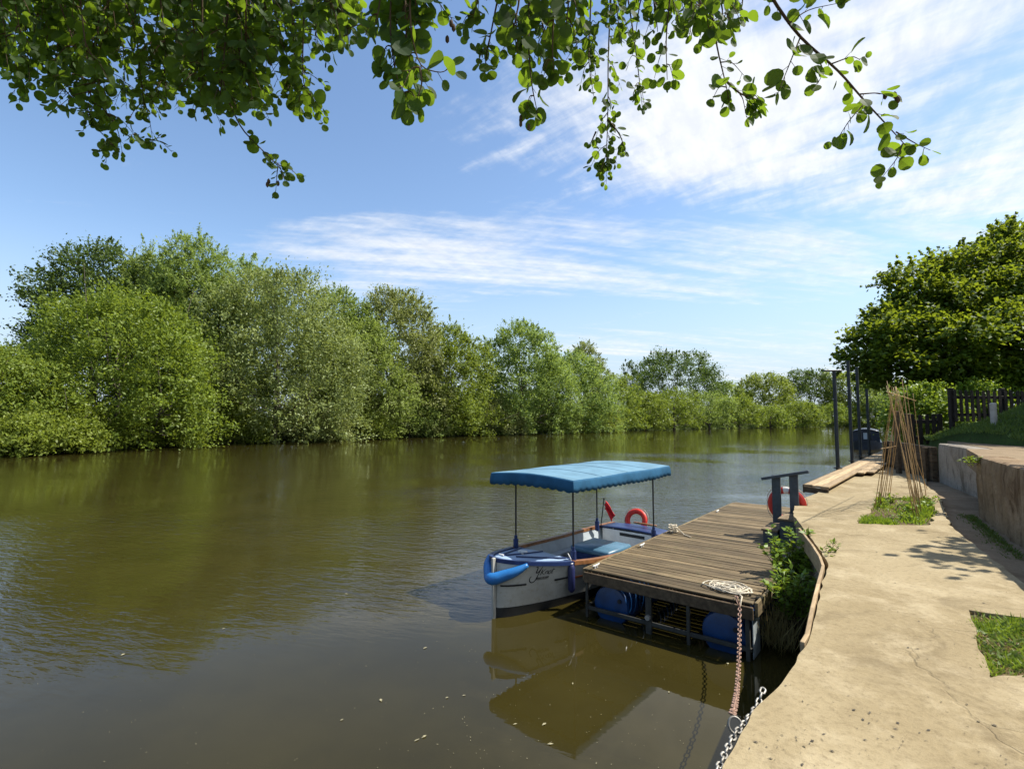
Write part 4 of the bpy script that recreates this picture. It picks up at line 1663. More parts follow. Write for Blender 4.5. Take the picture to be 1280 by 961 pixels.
# sleeper wall below the lower fence
sa, sb2 = Vector((11.27, 13.75, 0)), Vector((12.95, 17.7, 0))
sw = empty('sleeper_wall', (sa.x, sa.y, 1.1), 'low wall of dark timber sleepers in the shade behind the canes', 'wall')
mb = MB(sw.location)
for i in range(5):
    mb.tint = random.random()
    mb.beam(sa + Vector((0, 0, 1.22 + 0.205 * i)), sb2 + Vector((random.uniform(-.02, .02), 0, 1.22 + 0.205 * i)), 0.14, 0.198, ch=0.012)
mb.build('sleepers', M['sleeper'], sw)
for s in (0.05, 0.36, 0.68, 0.97):
    mb = MB(sw.location)
    p = sa.lerp(sb2, s) + Vector((-0.13, 0.055, 0))
    mb.beam(p + Vector((0, 0, 0.9)), p + Vector((0, 0, 2.12)), 0.10, 0.10, up=(0, 1, 0), ch=0.01)
    mb.build('post', M['sleeper'], sw)
for (px, Y, zt, lab) in ((1120.5, 15.3, 3.12, 'dark timber gate post behind the canes, the one nearer the river'), (1134.5, 16.2, 3.05, 'dark timber gate post behind the canes, the one nearer the picket fence')):
    q = AT(px, 523, Y)
    mb = MB((q.x, q.y, 1.1))
    mb.beam((q.x, q.y, 1.1), (q.x, q.y, zt - 0.04), 0.12, 0.12, up=(0, 1, 0), ch=0.012)
    mb.beam((q.x, q.y, zt - 0.04), (q.x, q.y, zt), 0.14, 0.14, up=(0, 1, 0), ch=0.02)
    tag(mb.build('gate_post', M['sleeper']), lab, 'post')
wp = AT(1242.5, 527, 13.4)
gz = bank_z(wp.x, wp.y) - 0.1
mb = MB((wp.x, wp.y, gz))
mb.tube([(wp.x, wp.y, gz), (wp.x, wp.y, 3.27)], 0.07, 14)
mb.tube([(wp.x, wp.y, 3.27), (wp.x, wp.y, 3.31)], [0.08, 0.055], 14)
tag(mb.build('bollard', M['whitepost'], smooth=True), 'short pale round post standing on the grass bank before the picket fence', 'post')

# ================================================================== BEAN CANES AND BED PLANTS
rcn = random.Random(31)
ra, rbb = Vector((6.25, 8.45, 3.30)), Vector((8.45, 10.75, 3.26))
LAB = 'thin bamboo cane leaning in the bean row over the planting bed'


def cane(a, b2, r0, lab, cat='cane', grp='bamboo canes of the bean row'):
    a, b2 = Vector(a), Vector(b2)
    mb = MB(a)
    n = 9
    pts, rs = [], []
    bend = Vector((rcn.gauss(0, .02), rcn.gauss(0, .02), 0))
    for i in range(n):
        s = i / (n - 1)
        pts.append(a.lerp(b2, s) + bend * math.sin(math.pi * s))
        rs.append(r0 * (1 - 0.45 * s))
    mb.tube(pts, rs, 6)
    tag(mb.build('bamboo_cane', M['cane'], smooth='all'), lab, cat, grp)


lbase = [(1093, 637), (1097, 634), (1100, 630), (1103, 627), (1106, 625), (1109, 622.5), (1099, 636), (1112, 621)]
for i, (px, py) in enumerate(lbase):
    s = i / 7
    b0 = G(px, py, 1.22)
    tp = ra.lerp(rbb, min(1, s * 0.38)) + Vector((rcn.gauss(0.0, .05), rcn.gauss(0, .05), 0))
    d = (tp - b0)
    cane(b0, b0 + d * (0.98 + rcn.uniform(0, .08)), 0.0068, LAB)
rbase = [(1148, 653), (1150, 650), (1146, 646), (1145, 643), (1149, 641), (1151, 637), (1148, 634), (1153, 631), (1155, 627), (1158, 623), (1143, 648), (1152, 645), (1160, 614)]
for i, (px, py) in enumerate(rbase):
    s = (i % 10) / 9.5
    b0 = G(px, py, 1.22)
    tp = ra.lerp(rbb, s) + Vector((rcn.gauss(-0.03, .05), rcn.gauss(0.0, .05), 0))
    d = (tp - b0)
    cane(b0, b0 + d * (1.04 + rcn.uniform(0, .10)), 0.0074, LAB)
dr = (rbb - ra).normalized()
cane(ra - dr * 0.35 + Vector((0, 0, .02)), rbb + dr * 0.25 + Vector((0, 0, .02)), 0.009, 'horizontal bamboo cane tied along the top of the bean row')
q0, q1 = G(1094, 630, 1.22), G(1111, 620, 1.22)
mb1 = q0.lerp(ra, 0.55)
mb2 = q1.lerp(ra.lerp(rbb, 0.4), 0.55)
cane(mb1 - dr * 0.2, mb2 + dr * 0.2, 0.007, 'thin bamboo cross cane tied halfway up the river side of the bean row')


def leafy(name, label, cat, feet, hgt, nst, leaf, mat, group=None, seed=1, spread=0.35, per=16, droop=0.0, leanv=(0, 0, 0)):
    """a small plant: stems with pointed leaves"""
    rng = np.random.default_rng(seed)
    root = empty(name, feet, label, cat, group)
    mb = MB()
    C, A2, N2 = [], [], []
    for s in range(nst):
        d = np.array([rng.normal() * spread, rng.normal() * spread, 1.0]) + np.array(leanv)
        d /= np.linalg.norm(d)
        h2 = hgt * (0.55 + 0.6 * rng.random())
        base = np.array([rng.normal() * 0.05, rng.normal() * 0.05, -0.03]) * (1 + spread)
        pts = [base + d * h2 * u + np.array([rng.normal() * .02, rng.normal() * .02, -droop * u * u * h2]) for u in np.linspace(0, 1, 6)]
        mb.tube([Vector(p) for p in pts], [0.006, .005, .0045, .004, .003, .002], 5)
        for i in range(per):
            u = 0.15 + 0.85 * rng.random() ** 0.8
            p = base + d * h2 * u + np.array([0, 0, -droop * u * u * h2])
            a = np.array([rng.normal(), rng.normal(), 0.35])
            a /= np.linalg.norm(a)
            C.append(p + a * leaf * 0.55)
            A2.append(a)
            N2.append(np.array([rng.normal() * .5, rng.normal() * .5, 1.0]))
    mb.build('stems', M['twig'], root)
    n = len(C)
    sz = leaf * (0.6 + 0.7 * rng.random(n))
    v2 = leaf_quads(np.array(C), np.array(A2), np.array(N2), sz, sz * 0.52)
    quad_mesh('foliage', v2, n, rng.random(n), M[mat], root)
    return root


plants = [((1082, 650), .10, 9, .075, 'low broad leaved plant at the corner of the bed nearest the river'),
          ((1094, 651), .12, 10, .08, 'spreading green plant at the front edge of the planting bed'),
          ((1107, 634), .30, 6, .075, 'tall yellow green seedling among the canes on the river side of the bed'),
          ((1113, 628), .26, 5, .07, 'bright seedling at the back of the planting bed beside the left canes'),
          ((1117, 651), .24, 3, .07, 'slim single seedling in the middle of the planting bed'),
          ((1139, 642), .22, 8, .085, 'strappy green plant by the foot of the cane cluster'),
          ((1146, 652), .20, 6, .075, 'yellowish plant around the nearest cane foot'),
          ((1157, 634), .22, 8, .075, 'bushy bright green plant at the wall side of the planting bed'),
          ((1164, 628), .18, 7, .07, 'small green plant at the far corner of the bed by the slab')]
for i, ((px, py), hh, ns, lf, lab) in enumerate(plants):
    q = G(px, py, 1.24)
    leafy('bed_plant', lab, 'plant', q, hh, ns, lf, 'shrub', 'young plants in the bean bed', 40 + i, 0.55, 11)
q = G(1037, 690, 1.285)
leafy('weed', 'little green weed growing at the timber edging of the path', 'plant', q, 0.16, 5, 0.06, 'shrub', None, 61, 0.4, 7)
leafy('wall_weed', 'yellow green weed trailing over the top corner of the brown retaining wall', 'plant', Vector((8.02, 8.86, 2.24)), 0.26, 26, 0.05, 'shrub', None, 62, 0.9, 10, 0.9, leanv=(-0.5, -0.4, 0))
# bushes between dock and quay
q = Vector((4.10, 7.50, 0.40))
leafy('bank_bush', 'bright green leafy bush squeezed between dock and quay beside the steps', 'bush', q, 0.95, 30, 0.10, 'shrub', None, 71, 0.28, 34, leanv=(-0.06, -0.08, 0))
q = Vector((3.66, 6.76, 0.28))
leafy('bank_bush', 'drooping leafy bush over the water below the timber edging', 'bush', q, 0.90, 26, 0.09, 'shrub', None, 72, 0.27, 32, 0.08, leanv=(-0.05, -0.16, 0))
q = Vector((3.92, 7.15, 0.10))
leafy('bank_bush', 'dark leafy bush in the gap of the bay between its two brighter neighbours', 'bush', q, 0.62, 18, 0.08, 'green', None, 73, 0.4, 26)
# straw tuft at the dock corner
root = empty('dry_grass_tuft', DK(0.55, 2.42, 0.02), 'dry straw coloured grass tuft growing at the dock corner', 'grass tuft')
rng = np.random.default_rng(3)
feet = np.stack([rng.normal(size=260) * 0.13, rng.normal(size=260) * 0.13, np.zeros(260)], 1)
blades('foliage', feet, 0.48, M['straw'], 0.010, seed=13, lean=0.4, parent=root)

# floating bits on the water
rng = np.random.default_rng(17)
C, A2, N2, Ls, Ws = [], [], [], [], []
while len(C) < 330:
    px, py = rng.uniform(10, 915), rng.uniform(665, 960)
    if rng.random() > 0.25 + 0.75 * (px > 500): continue
    p = G(px, py, 0.006)
    if p.x > 0.9 and p.y > 7.0 and px > 730 and py < 800: continue
    C.append(p)
    a = rng.uniform(0, 6.28)
    A2.append((math.cos(a), math.sin(a), 0))
    N2.append((0, 0, 1))
    big = rng.random() < 0.07
    l = rng.uniform(0.035, 0.075) if big else rng.uniform(0.005, 0.016)
    Ls.append(l)
    Ws.append(l * rng.uniform(0.25, 0.6))
v2 = leaf_quads(np.array(C), np.array(A2), np.array(N2), np.array(Ls), np.array(Ws))
tag(quad_mesh('floating_debris', v2, len(C), rng.random(len(C)), M['debris']), kind='stuff')
# crumbs and twigs on the path
C, A2, N2, Ls, Ws = [], [], [], [], []
lc = [(rng.uniform(950, 1275), rng.uniform(690, 955)) for _ in range(14)] + [(1240, 945), (1120, 910), (1135, 930)]
while len(C) < 210:
    if rng.random() < 0.55:
        q_ = lc[rng.integers(len(lc))]
        px, py = q_[0] + rng.normal() * 16, q_[1] + rng.normal() * 9
    else:
        px, py = rng.uniform(920, 1275), rng.uniform(640, 960)
    p = G(px, py, PZ + 0.004)
    if not in_poly((p.x, p.y), outline) or in_poly((p.x, p.y), patch) or in_poly((p.x, p.y), bed): continue
    C.append(p)
    a = rng.uniform(0, 6.28)
    A2.append((math.cos(a), math.sin(a), 0))
    N2.append((rng.normal() * .2, rng.normal() * .2, 1))
    l = 0.006 + 0.024 * rng.random() ** 2.2
    Ls.append(l)
    Ws.append(l * rng.uniform(0.15, 0.7))
v2 = leaf_quads(np.array(C), np.array(A2), np.array(N2), np.array(Ls), np.array(Ws))
tag(quad_mesh('leaf_litter', v2, len(C), rng.random(len(C)), M['bark']), kind='stuff')

# ================================================================== TREES ACROSS THE RIVER
FAR = 'trees along the far bank'
T = [
    # name, label, px, ytop, width px, depth, material, leaves, kwargs
    ('bush', 'low green bush at the waterline by the left edge of the view', 8, 440, 150, 43, 'green', 17000, dict(ground=0.2, n=12, L=.34, W=.16)),
    ('bush', 'bright yellow green low bush at the waterline left of the rounded sallow', 75, 498, 120, 44.5, 'yellow', 9000, dict(ground=0.1, n=9, L=.30, W=.14, clump=.45)),
    ('sallow_tree', 'broad rounded yellow green tree, nearest of the big trees across the river', 148, 372, 262, 51, 'yellow', 40000, dict(ground=0.1, n=20, clump=.75, L=.36, W=.20, shoot=.35)),
    ('alder', 'dark green tree with ragged top rising behind the yellow green tree', 112, 306, 175, 64, 'dark', 26000, dict(ground=.6, n=17, clump=.85, shoot=.4, z0=5, lr=.22, L=.42, W=.24, slen=1.9)),
    ('willow_tree', 'pale feathery willow with the highest top of the far bank', 236, 292, 130, 62, 'willow', 27000, dict(ground=.6, n=17, shoot=.55, z0=3, lr=.24, L=.46, W=.14, up=.1, slen=2.0)),
    ('willow_tree', 'pale grey green willow between the dark tree and the highest willow', 185, 308, 110, 63, 'willow', 20000, dict(ground=.6, n=13, shoot=.5, z0=4, L=.46, W=.14, up=.1, slen=1.9)),
    ('willow_tree', 'wide silvery willow hanging low to the water right of the yellow green tree', 345, 342, 215, 63, 'silver', 42000, dict(ground=.1, n=22, shoot=.35, L=.40, W=.19, clump=.8)),
    ('willow_tree', 'olive green willow standing behind the wide silvery willow', 300, 326, 120, 72, 'willow', 17000, dict(ground=.6, n=12, shoot=.45, z0=4, L=.46, W=.16, slen=1.8)),
    ('willow_tree', 'green willow right behind the shoulder of the wide silvery willow', 418, 360, 115, 76, 'willow', 19000, dict(ground=.4, n=14, shoot=.5, L=.48, W=.18, slen=1.8)),
    ('willow_tree', 'silver topped willow in the middle of the far bank row', 488, 362, 140, 80, 'silver', 27000, dict(ground=.2, n=17, shoot=.42, L=.46, W=.19, slen=1.7)),
    ('willow_tree', 'olive willow leaning over the water below the silver topped willow', 447, 405, 130, 74, 'willow', 20000, dict(ground=.1, n=14, shoot=.35, L=.44, W=.18)),
    ('willow_tree', 'rounded green willow between the silver topped willow and the tall grey green one', 560, 405, 115, 85, 'green', 19000, dict(ground=.1, n=14, shoot=.4, L=.46, W=.20)),
    ('willow_tree', 'tall grey green willow in front of the boat canopy across the river', 652, 405, 125, 95, 'willow', 26000, dict(ground=.1, n=17, shoot=.42, L=.50, W=.20, slen=1.7)),
    ('willow_tree', 'green willow sloping down from the tall grey green one', 712, 443, 110, 106, 'willow', 19000, dict(ground=.1, n=14, shoot=.4, L=.52, W=.21)),
    ('poplar_tree', 'sparse thin topped tree showing sky between its twigs above the willows', 732, 428, 52, 118, 'silver', 5200, dict(ground=.6, n=9, shoot=.5, z0=7, L=.5, W=.20, slen=1.7)),
    ('bush', 'mid green bush at the water where the row of willows ends', 770, 470, 80, 122, 'green', 9000, dict(ground=.1, n=9, L=.55, W=.24)),
    ('poplar_tree', 'thin open tree beside the left edge of the dark oak', 788, 449, 34, 185, 'dark', 2800, dict(ground=1, n=8, shoot=.5, z0=6, L=.7, W=.3)),
    ('oak_tree', 'broad dark oak crown rising above the bright bushes', 846, 441, 112, 182, 'dark', 17000, dict(ground=1, n=16, clump=1.1, z0=5, L=.75, W=.42, shoot=.2)),
    ('bush', 'olive bush with a sunlit yellow top under the dark oak', 842, 487, 66, 135, 'yellow', 7000, dict(ground=.1, n=9, L=.55, W=.24)),
    ('bush', 'bright green bush beside the water left of the yellow topped bush', 806, 492, 62, 128, 'green', 7000, dict(ground=.1, n=8, L=.55, W=.24)),
    ('bush', 'grey green bush on the bend right of the yellow topped bush', 886, 492, 66, 146, 'willow', 7000, dict(ground=.1, n=9, L=.6, W=.26)),
    ('bush', 'rounded light green bush on the river bend', 923, 497, 60, 158, 'green', 6000, dict(ground=.1, n=8, L=.6, W=.28)),
    ('bush', 'small low bush at the point of the river bend', 962, 511, 46, 165, 'yellow', 4200, dict(ground=.1, n=7, L=.6, W=.28)),
    ('ash_tree', 'open mid green tree rising behind the river bend', 955, 468, 70, 196, 'green', 9000, dict(ground=1, n=12, clump=1.1, z0=3, L=.8, W=.4)),
    ('oak_tree', 'dark round topped tree left of the black mooring poles', 1012, 464, 72, 205, 'dark', 10000, dict(ground=1, n=13, clump=1.1, z0=3, L=.8, W=.45, shoot=.2)),
    ('ash_tree', 'pale green far tree between the oak crown and the river bend', 912, 480, 56, 215, 'willow', 6000, dict(ground=1, n=10, clump=1.1, z0=2, L=.85, W=.45)),
    ('bush', 'light green bush at the waterline left of the black poles', 1003, 503, 56, 176, 'green', 5500, dict(ground=.1, n=8, L=.65, W=.3)),
    ('bush', 'sunlit bush at the waterline behind the nearest black pole', 1040, 505, 52, 186, 'yellow', 5000, dict(ground=.1, n=8, L=.65, W=.3)),
    ('ash_tree', 'mid green tree standing behind the tall black poles', 1062, 466, 76, 200, 'green', 9500, dict(ground=1, n=12, clump=1.1, z0=2, L=.8, W=.4)),
    ('ash_tree', 'far green tree behind the narrowboat cabin', 1105, 480, 70, 190, 'willow', 8000, dict(ground=1, n=11, clump=1.1, z0=1, L=.8, W=.4)),
    ('bush', 'green bush on the far bank above the narrowboat roof', 1085, 505, 60, 192, 'green', 5000, dict(ground=.1, n=8, L=.7, W=.3)),
    ('ash_tree', 'hazy far tree seen through the tops of the canes', 1150, 470, 90, 175, 'willow', 9000, dict(ground=1.5, n=11, clump=1.1, z0=1, L=.8, W=.4)),
]
for nm, lab, px, yt, wd, Y, mt, nl, kw in T:
    tree_px(nm, lab, 'bush' if nm == 'bush' else 'tree', px, yt, wd, Y, mt, nl, group=FAR if nm != 'bush' else 'bushes along the far bank', **kw)
# low skirt of bushes at the waterline
B = [(205, 505, 90, 52.5, 'yellow', 'low leafy bush hanging over the water under the rounded yellow green tree'),
     (290, 500, 80, 60, 'green', 'dark low bush in the gap left of the wide silvery willow'),
     (395, 508, 90, 66, 'silver', 'silvery low bush trailing in the water below the wide willow'),
     (455, 512, 70, 73, 'green', 'low green bush at the water under the olive willow'),
     (512, 495, 84, 80, 'willow', 'grey green low bush at the water under the silver topped willow'),
     (573, 505, 70, 86, 'green', 'low bright bush at the water left of the tall grey green willow'),
     (617, 500, 66, 91, 'silver', 'pale low bush at the foot of the tall grey green willow'),
     (690, 502, 66, 101, 'willow', 'low olive bush at the water right of the tall grey green willow'),
     (742, 505, 60, 112, 'green', 'low bush at the water just before the willow row ends'),
     (38, 520, 130, 42, 'green', 'grassy low bush on the bank at the lower left of the far trees')]
for px, yt, wd, Y, mt, lab in B:
    tree_px('bush', lab, 'bush', px, yt, wd, Y, mt, 6500, ground=0.02, n=8, L=.34, W=.16, clump=.5, trunk_r=.08, group='bushes along the far bank')
# the wood behind: one uncounted mass of undergrowth that closes the gaps under the crowns
rngu = np.random.default_rng(41)
lobs = []
for i in range(4, 19):
    a, b2 = Vector(opp[i]), Vector(opp[i + 1])
    L_ = (b2 - a).length
    for j in range(max(2, int(L_ / 2.6))):
        p = a.lerp(b2, rngu.random()) + Vector((-0.75, 0.66)) * rngu.uniform(6, 17)
        sc_ = 1.0 if p.y < 110 else 1.5
        hz = rngu.uniform(3.5, 9.0) * (1.0 if p.y < 130 else 0.75)
        lobs.append((p.x, p.y, hz * 0.55, 2.6 * sc_, 2.6 * sc_, hz * 0.6))
v2, t2 = crown(rngu, lobs, 150000, 0.52, 0.28, 0.75, per=40, zmin=0.3)
tag(quad_mesh('undergrowth', v2, len(t2), t2, M['green']), kind='stuff')
# reeds and rank grass along the far waterline
rr = random.Random(77)
pts = []
for i in range(6, len(opp) - 3):
    a, b2 = Vector(opp[i]), Vector(opp[i + 1])
    nn = int((b2 - a).length * 45)
    for j in range(nn):
        p = a.lerp(b2, rr.random()) + Vector((-0.75, 0.66)) * (rr.random() ** 1.5 * 7)
        pts.append((p.x, p.y, 0.05 + 0.1 * rr.random()))
tag(blades('reeds', pts, 1.0, M['grass'], 0.10, seed=19, lean=0.4), kind='stuff')

# ================================================================== MAPLE ON THE RIGHT
mp = Vector((23.4, 26.0, 2.5))
maple = empty('maple_tree', mp, 'big dark leaved maple with sunlit top overhanging the picket fence', 'tree')
ML = [(1092, 474, 18.6, 0.5), (1152, 482, 18.5, 0.55), (1210, 480, 18, 0.6), (1236, 486, 18.2, 0.5), (1270, 482, 18.2, 0.6), (1128, 474, 18.9, 0.5), (1086, 447, 18.5, 0.8), (1105, 418, 18.5, 0.9), (1112, 400, 19, 0.62), (1118, 455, 18.5, 1.1), (1140, 412, 19, 1.1), (1132, 348, 20, 0.75), (1150, 372, 19.5, 0.9),
      (1165, 440, 18.5, 1.2), (1180, 385, 19.5, 1.3), (1195, 333, 20.5, 0.95), (1222, 335, 20.5, 1.0), (1200, 430, 18, 1.3), (1225, 375, 19.5, 1.4), (1245, 325, 21, 1.0),
      (1268, 300, 21.5, 1.0), (1288, 318, 22, 1.0), (1250, 415, 18.5, 1.5), (1290, 350, 20, 1.5), (1215, 462, 18, 0.9), (1255, 462, 18, 1.0), (1300, 430, 18, 1.6), (1330, 380, 19, 2.0),
      (1345, 335, 21, 1.8), (1360, 450, 18, 1.8), (1400, 370, 20, 2.6), (1185, 470, 18.5, 0.7), (1240, 360, 23, 1.6), (1200, 400, 22, 1.5), (1160, 420, 21.5, 1.3)]
lob = []
rngm = random.Random(14)
for px, py, Y, rad in ML:
    Y, rad = Y * 1.30, rad * 1.30
    p = AT(px, py, Y) - mp
    lob.append((p.x, p.y, p.z, rad, rad * 1.1, rad * 0.62))
    for q in range(2):
        a_ = rngm.uniform(0, 6.28)
        lob.append((p.x + math.cos(a_) * rad * 0.8, p.y + math.sin(a_) * rad * 0.8, p.z + rngm.uniform(-0.45, 0.5) * rad, rad * 0.5, rad * 0.5, rad * 0.26))
rng = np.random.default_rng(5)
v2, t2 = crown(rng, lob, 150000, 0.18, 0.16, 0.27, per=34, up=-0.15, out=0.7, jit=0.5, shoot=0.42, zmin=0.4, shoot_len=2.2, nup=1.2)
quad_mesh('crown', v2, len(t2), t2, M['maple'], maple)
trunk_mesh(rng, lob, 10.5, 0.34, maple, M['bark'], limbs=22)
# bright shrubs behind the fences
for (px, yt, wd, Y, mt, lab, nl) in ((1160, 488, 78, 18.8, 'shrub', 'bright sunlit shrub rising over the lower picket fence', 7000),
                                     (1128, 500, 40, 20.5, 'shrub', 'small bright shrub behind the bean canes and gate posts', 2600),
                                     (1258, 462, 90, 23, 'shrub', 'pale green shrub glimpsed under the maple through the taller fence', 6000),
                                     (1222, 487, 70, 21.5, 'shrub', 'mid green shrub behind the taller picket fence', 4500)):
    x = (px - 640) / 640 * Y
    z0 = bank_z(x, Y)
    tree_px('shrub', lab, 'shrub', px, yt, wd, Y, mt, nl, ground=z0 - 0.1, n=12, L=.13, W=.085, clump=.2, trunk_r=.05)

# ================================================================== ALDER OVERHEAD
al = Vector((2.3, -3.4, PZ - 0.05))
alder = empty('alder_tree', al, 'leafy alder boughs hanging into the top of the view against the sky', 'tree')
rng = np.random.default_rng(23)


def vv(p): return np.array([p[0], p[1], p[2]])


mb = MB(al)
tp = [al + Vector((0, 0, -0.2)), al + Vector((0.05, 0.03, 1.2)), al + Vector((-0.05, 0.12, 2.6)), al + Vector((0.0, 0.30, 4.0)), al + Vector((0.1, 0.4, 5.6)), al + Vector((0.1, 0.5, 7.5))]
mb.tube(tp, [0.24, 0.20, 0.18, 0.155, 0.12, 0.05], 12)
mb.build('trunk', M['bark'], alder, smooth='all')
FORK = [tp[3], tp[4]]


class Spray:
    def __init__(self):
        self.wood = MB(al)
        self.C, self.A, self.N, self.S = [], [], [], []

    def leaf(self, p, a, size, nrm=None):
        self.C.append(vv(p))
        self.A.append(vv(a))
        if nrm is None:
            nrm = rng.normal(size=3) * 0.62 + np.array([0, -0.75, 0.35])
        self.N.append(nrm)
        self.S.append(size)

    def twig(self, pts, size, dens=1.0, r0=0.004, side=True, curl=0.35):
        """leafy twig along pts (world)"""
        k = len(pts)
        P = []
        for i in range(k - 1):
            for q in range(4): P.append(pts[i].lerp(pts[i + 1], q / 4))
        P.append(pts[-1])
        for _ in range(2):
            P = [P[0]] + [(P[i - 1] + P[i] * 2 + P[i + 1]) / 4 for i in range(1, len(P) - 1)] + [P[-1]]
        n = len(P)
        self.wood.tube(P, [max(0.0012, r0 * (1 - 0.8 * i / n)) for i in range(n)], 5)
        L = sum((P[i + 1] - P[i]).length for i in range(n - 1))
        m = max(3, int(L / (size * 0.46) * dens))
        for j in range(m):
            u = (j + 0.4 + 0.5 * rng.random()) / m
            x = u * (n - 1)
            i = min(n - 2, int(x))
            p = P[i].lerp(P[i + 1], x - i)
            t = (P[i + 1] - P[i]).normalized()
            sd = Vector(rng.normal(size=3))
            sd = (sd - t * sd.dot(t)).normalized()
            a = (t * 0.5 + sd * 0.9 + Vector((0, 0, -0.35))).normalized()
            pet = size * rng.uniform(0.25, 0.5)
            q = p + a * pet
            if rng.random() < 0.6:
                self.wood.tube([p, q], [0.0012, 0.0009], 4)
            s = size * (0.45 + 0.72 * rng.random()) * (1.0 if u < 0.92 else 0.75)
            self.leaf(q + a * s * 0.45, a, s)
        # terminal pair
        t = (P[-1] - P[-2]).normalized()
        self.leaf(P[-1] + t * size * 0.4, t, size * 0.7)

    def bough(self, pts, size, dens=1.0, r0=0.008, ntw=None, tl=0.28):
        """branch with leafy side twigs"""
        pts = [Vector(p) for p in pts]
        self.twig(pts, size, dens * 0.9, r0)
        L = sum((pts[i + 1] - pts[i]).length for i in range(len(pts) - 1))
        ntw = int(L / 0.10 * dens) if ntw is None else ntw
        for j in range(ntw):
            u = rng.random() ** 0.9 * 0.93
            x = u * (len(pts) - 1)
            i = min(len(pts) - 2, int(x))
            p = pts[i].lerp(pts[i + 1], x - i)
            t = (pts[i + 1] - pts[i]).normalized()
            sd = Vector(rng.normal(size=3) * np.array([1, 0.8, 0.6]))
            d = (t * 0.6 + sd.normalized() * 0.9 + Vector((0, 0, -0.2))).normalized()
            ll = tl * (0.4 + 0.7 * rng.random()) * (1.1 - 0.5 * u)
            e = p + d * ll
            mid = p.lerp(e, 0.5) + Vector((0, 0, 0.02))
            self.twig([p, mid, e + Vector((0, 0, -0.03))], size * 0.95, dens, 0.003)

    def cones(self, p, n=3):
        for _ in range(n):
            q = p + Vector(rng.normal(size=3) * 0.02)
            self.wood.tube([q, q + Vector((0, 0, -0.008)), q + Vector((0, 0, -0.02)), q + Vector((0, 0, -0.028))], [0.002, 0.007, 0.0075, 0.002], 6)

    def build(self):
        wood = self.wood.build('branch', M['twig'], alder, smooth='all')
        c, a, nr, s = np.array(self.C) - vv(al), unit(np.array(self.A)), np.array(self.N), np.array(self.S)
        n = unit(nr - a * np.sum(a * nr, 1, keepdims=True))
        b2 = np.cross(a, n)
        # round leaf: two halves folded on the midrib, each half a pair of quads
        prof = [(-0.5, 0.0), (-0.41, 0.24), (-0.18, 0.43), (0.10, 0.47), (0.33, 0.36), (0.46, 0.15), (0.475, 0.0)]
        mid = [(-0.5, 0), (-0.36, 0), (-0.16, 0), (0.10, 0), (0.30, 0), (0.42, 0), (0.475, 0)]
        vs, cnt = [], len(c)
        fold = (0.10 + 0.16 * rng.random(cnt))
        curl = rng.normal(size=cnt) * 0.22

        def pt(u, w):
            return c + a * (u * s)[:, None] + b2 * (w * s)[:, None] + n * ((abs(w) * fold - curl * u * u * 2) * s)[:, None]
        quads = []
        for sg in (1, -1):
            e = [pt(u, w * sg) for u, w in prof]
            mi = [pt(u, 0) for u, w in mid]
            for q in ([mi[0], e[1], e[2], mi[2]], [mi[2], e[2], e[3], mi[3]], [mi[3], e[3], e[4], mi[4]], [mi[4], e[4], e[5], mi[6]]):
                quads.append(np.stack(q if sg > 0 else q[::-1], 1))
        V = np.concatenate(quads, 0).reshape(-1, 3)
        t = np.tile(rng.random(cnt), 8)
        return quad_mesh('leaves', V, 8 * cnt, t, M['alder'], wood)


def carry(sp, start, r=0.014, up=0.35):
    """bare wood from the trunk fork to where a bough enters the view"""
    f = FORK[0] if start.z < al.z + 4.6 else FORK[1]
    m1 = f.lerp(start, 0.35) + Vector((0, 0, up + 0.15))
    m2 = f.lerp(start, 0.75) + Vector((0, 0, up * 0.6))
    sp.wood.tube([f, f.lerp(m1, .5) + Vector((0, 0, .05)), m1, m2, start], [r * 3, r * 2.4, r * 2.0, r * 1.4, r], 7)


def PX(l): return [AT(*q) for q in l]


# main right-hand bough
sp = Spray()
b = PX([(935, -70, 1.75), (962, -5, 1.80), (1000, 48, 1.84), (1048, 88, 1.88), (1082, 128, 1.92), (1112, 160, 1.95), (1132, 182, 1.97)])
carry(sp, b[0], 0.012)
sp.twig(b, 0.064, 0.85, 0.007)
for tw in ([(1000, 48, 1.84), (985, 85, 1.82), (972, 118, 1.8)], [(1082, 128, 1.92), (1062, 150, 1.9), (1048, 172, 1.88)], [(1075, 118, 1.92), (1098, 116, 1.94), (1116, 122, 1.95)],
           [(1120, 165, 1.96), (1145, 180, 1.97), (1163, 188, 1.98)], [(1128, 180, 1.97), (1122, 198, 1.96), (1104, 220, 1.95)], [(1040, 80, 1.87), (1066, 70, 1.88), (1075, 75, 1.9)],
           [(985, 30, 1.83), (1010, 12, 1.85), (1045, 5, 1.87)], [(960, 0, 1.8), (1000, -15, 1.85), (1050, -10, 1.9)], [(1020, 66, 1.86), (1030, 90, 1.85), (1022, 105, 1.83)]):
    sp.twig(PX(tw), 0.062, 1.05, 0.003)
sp.cones(AT(1112, 118, 1.95), 4)
sp.build()
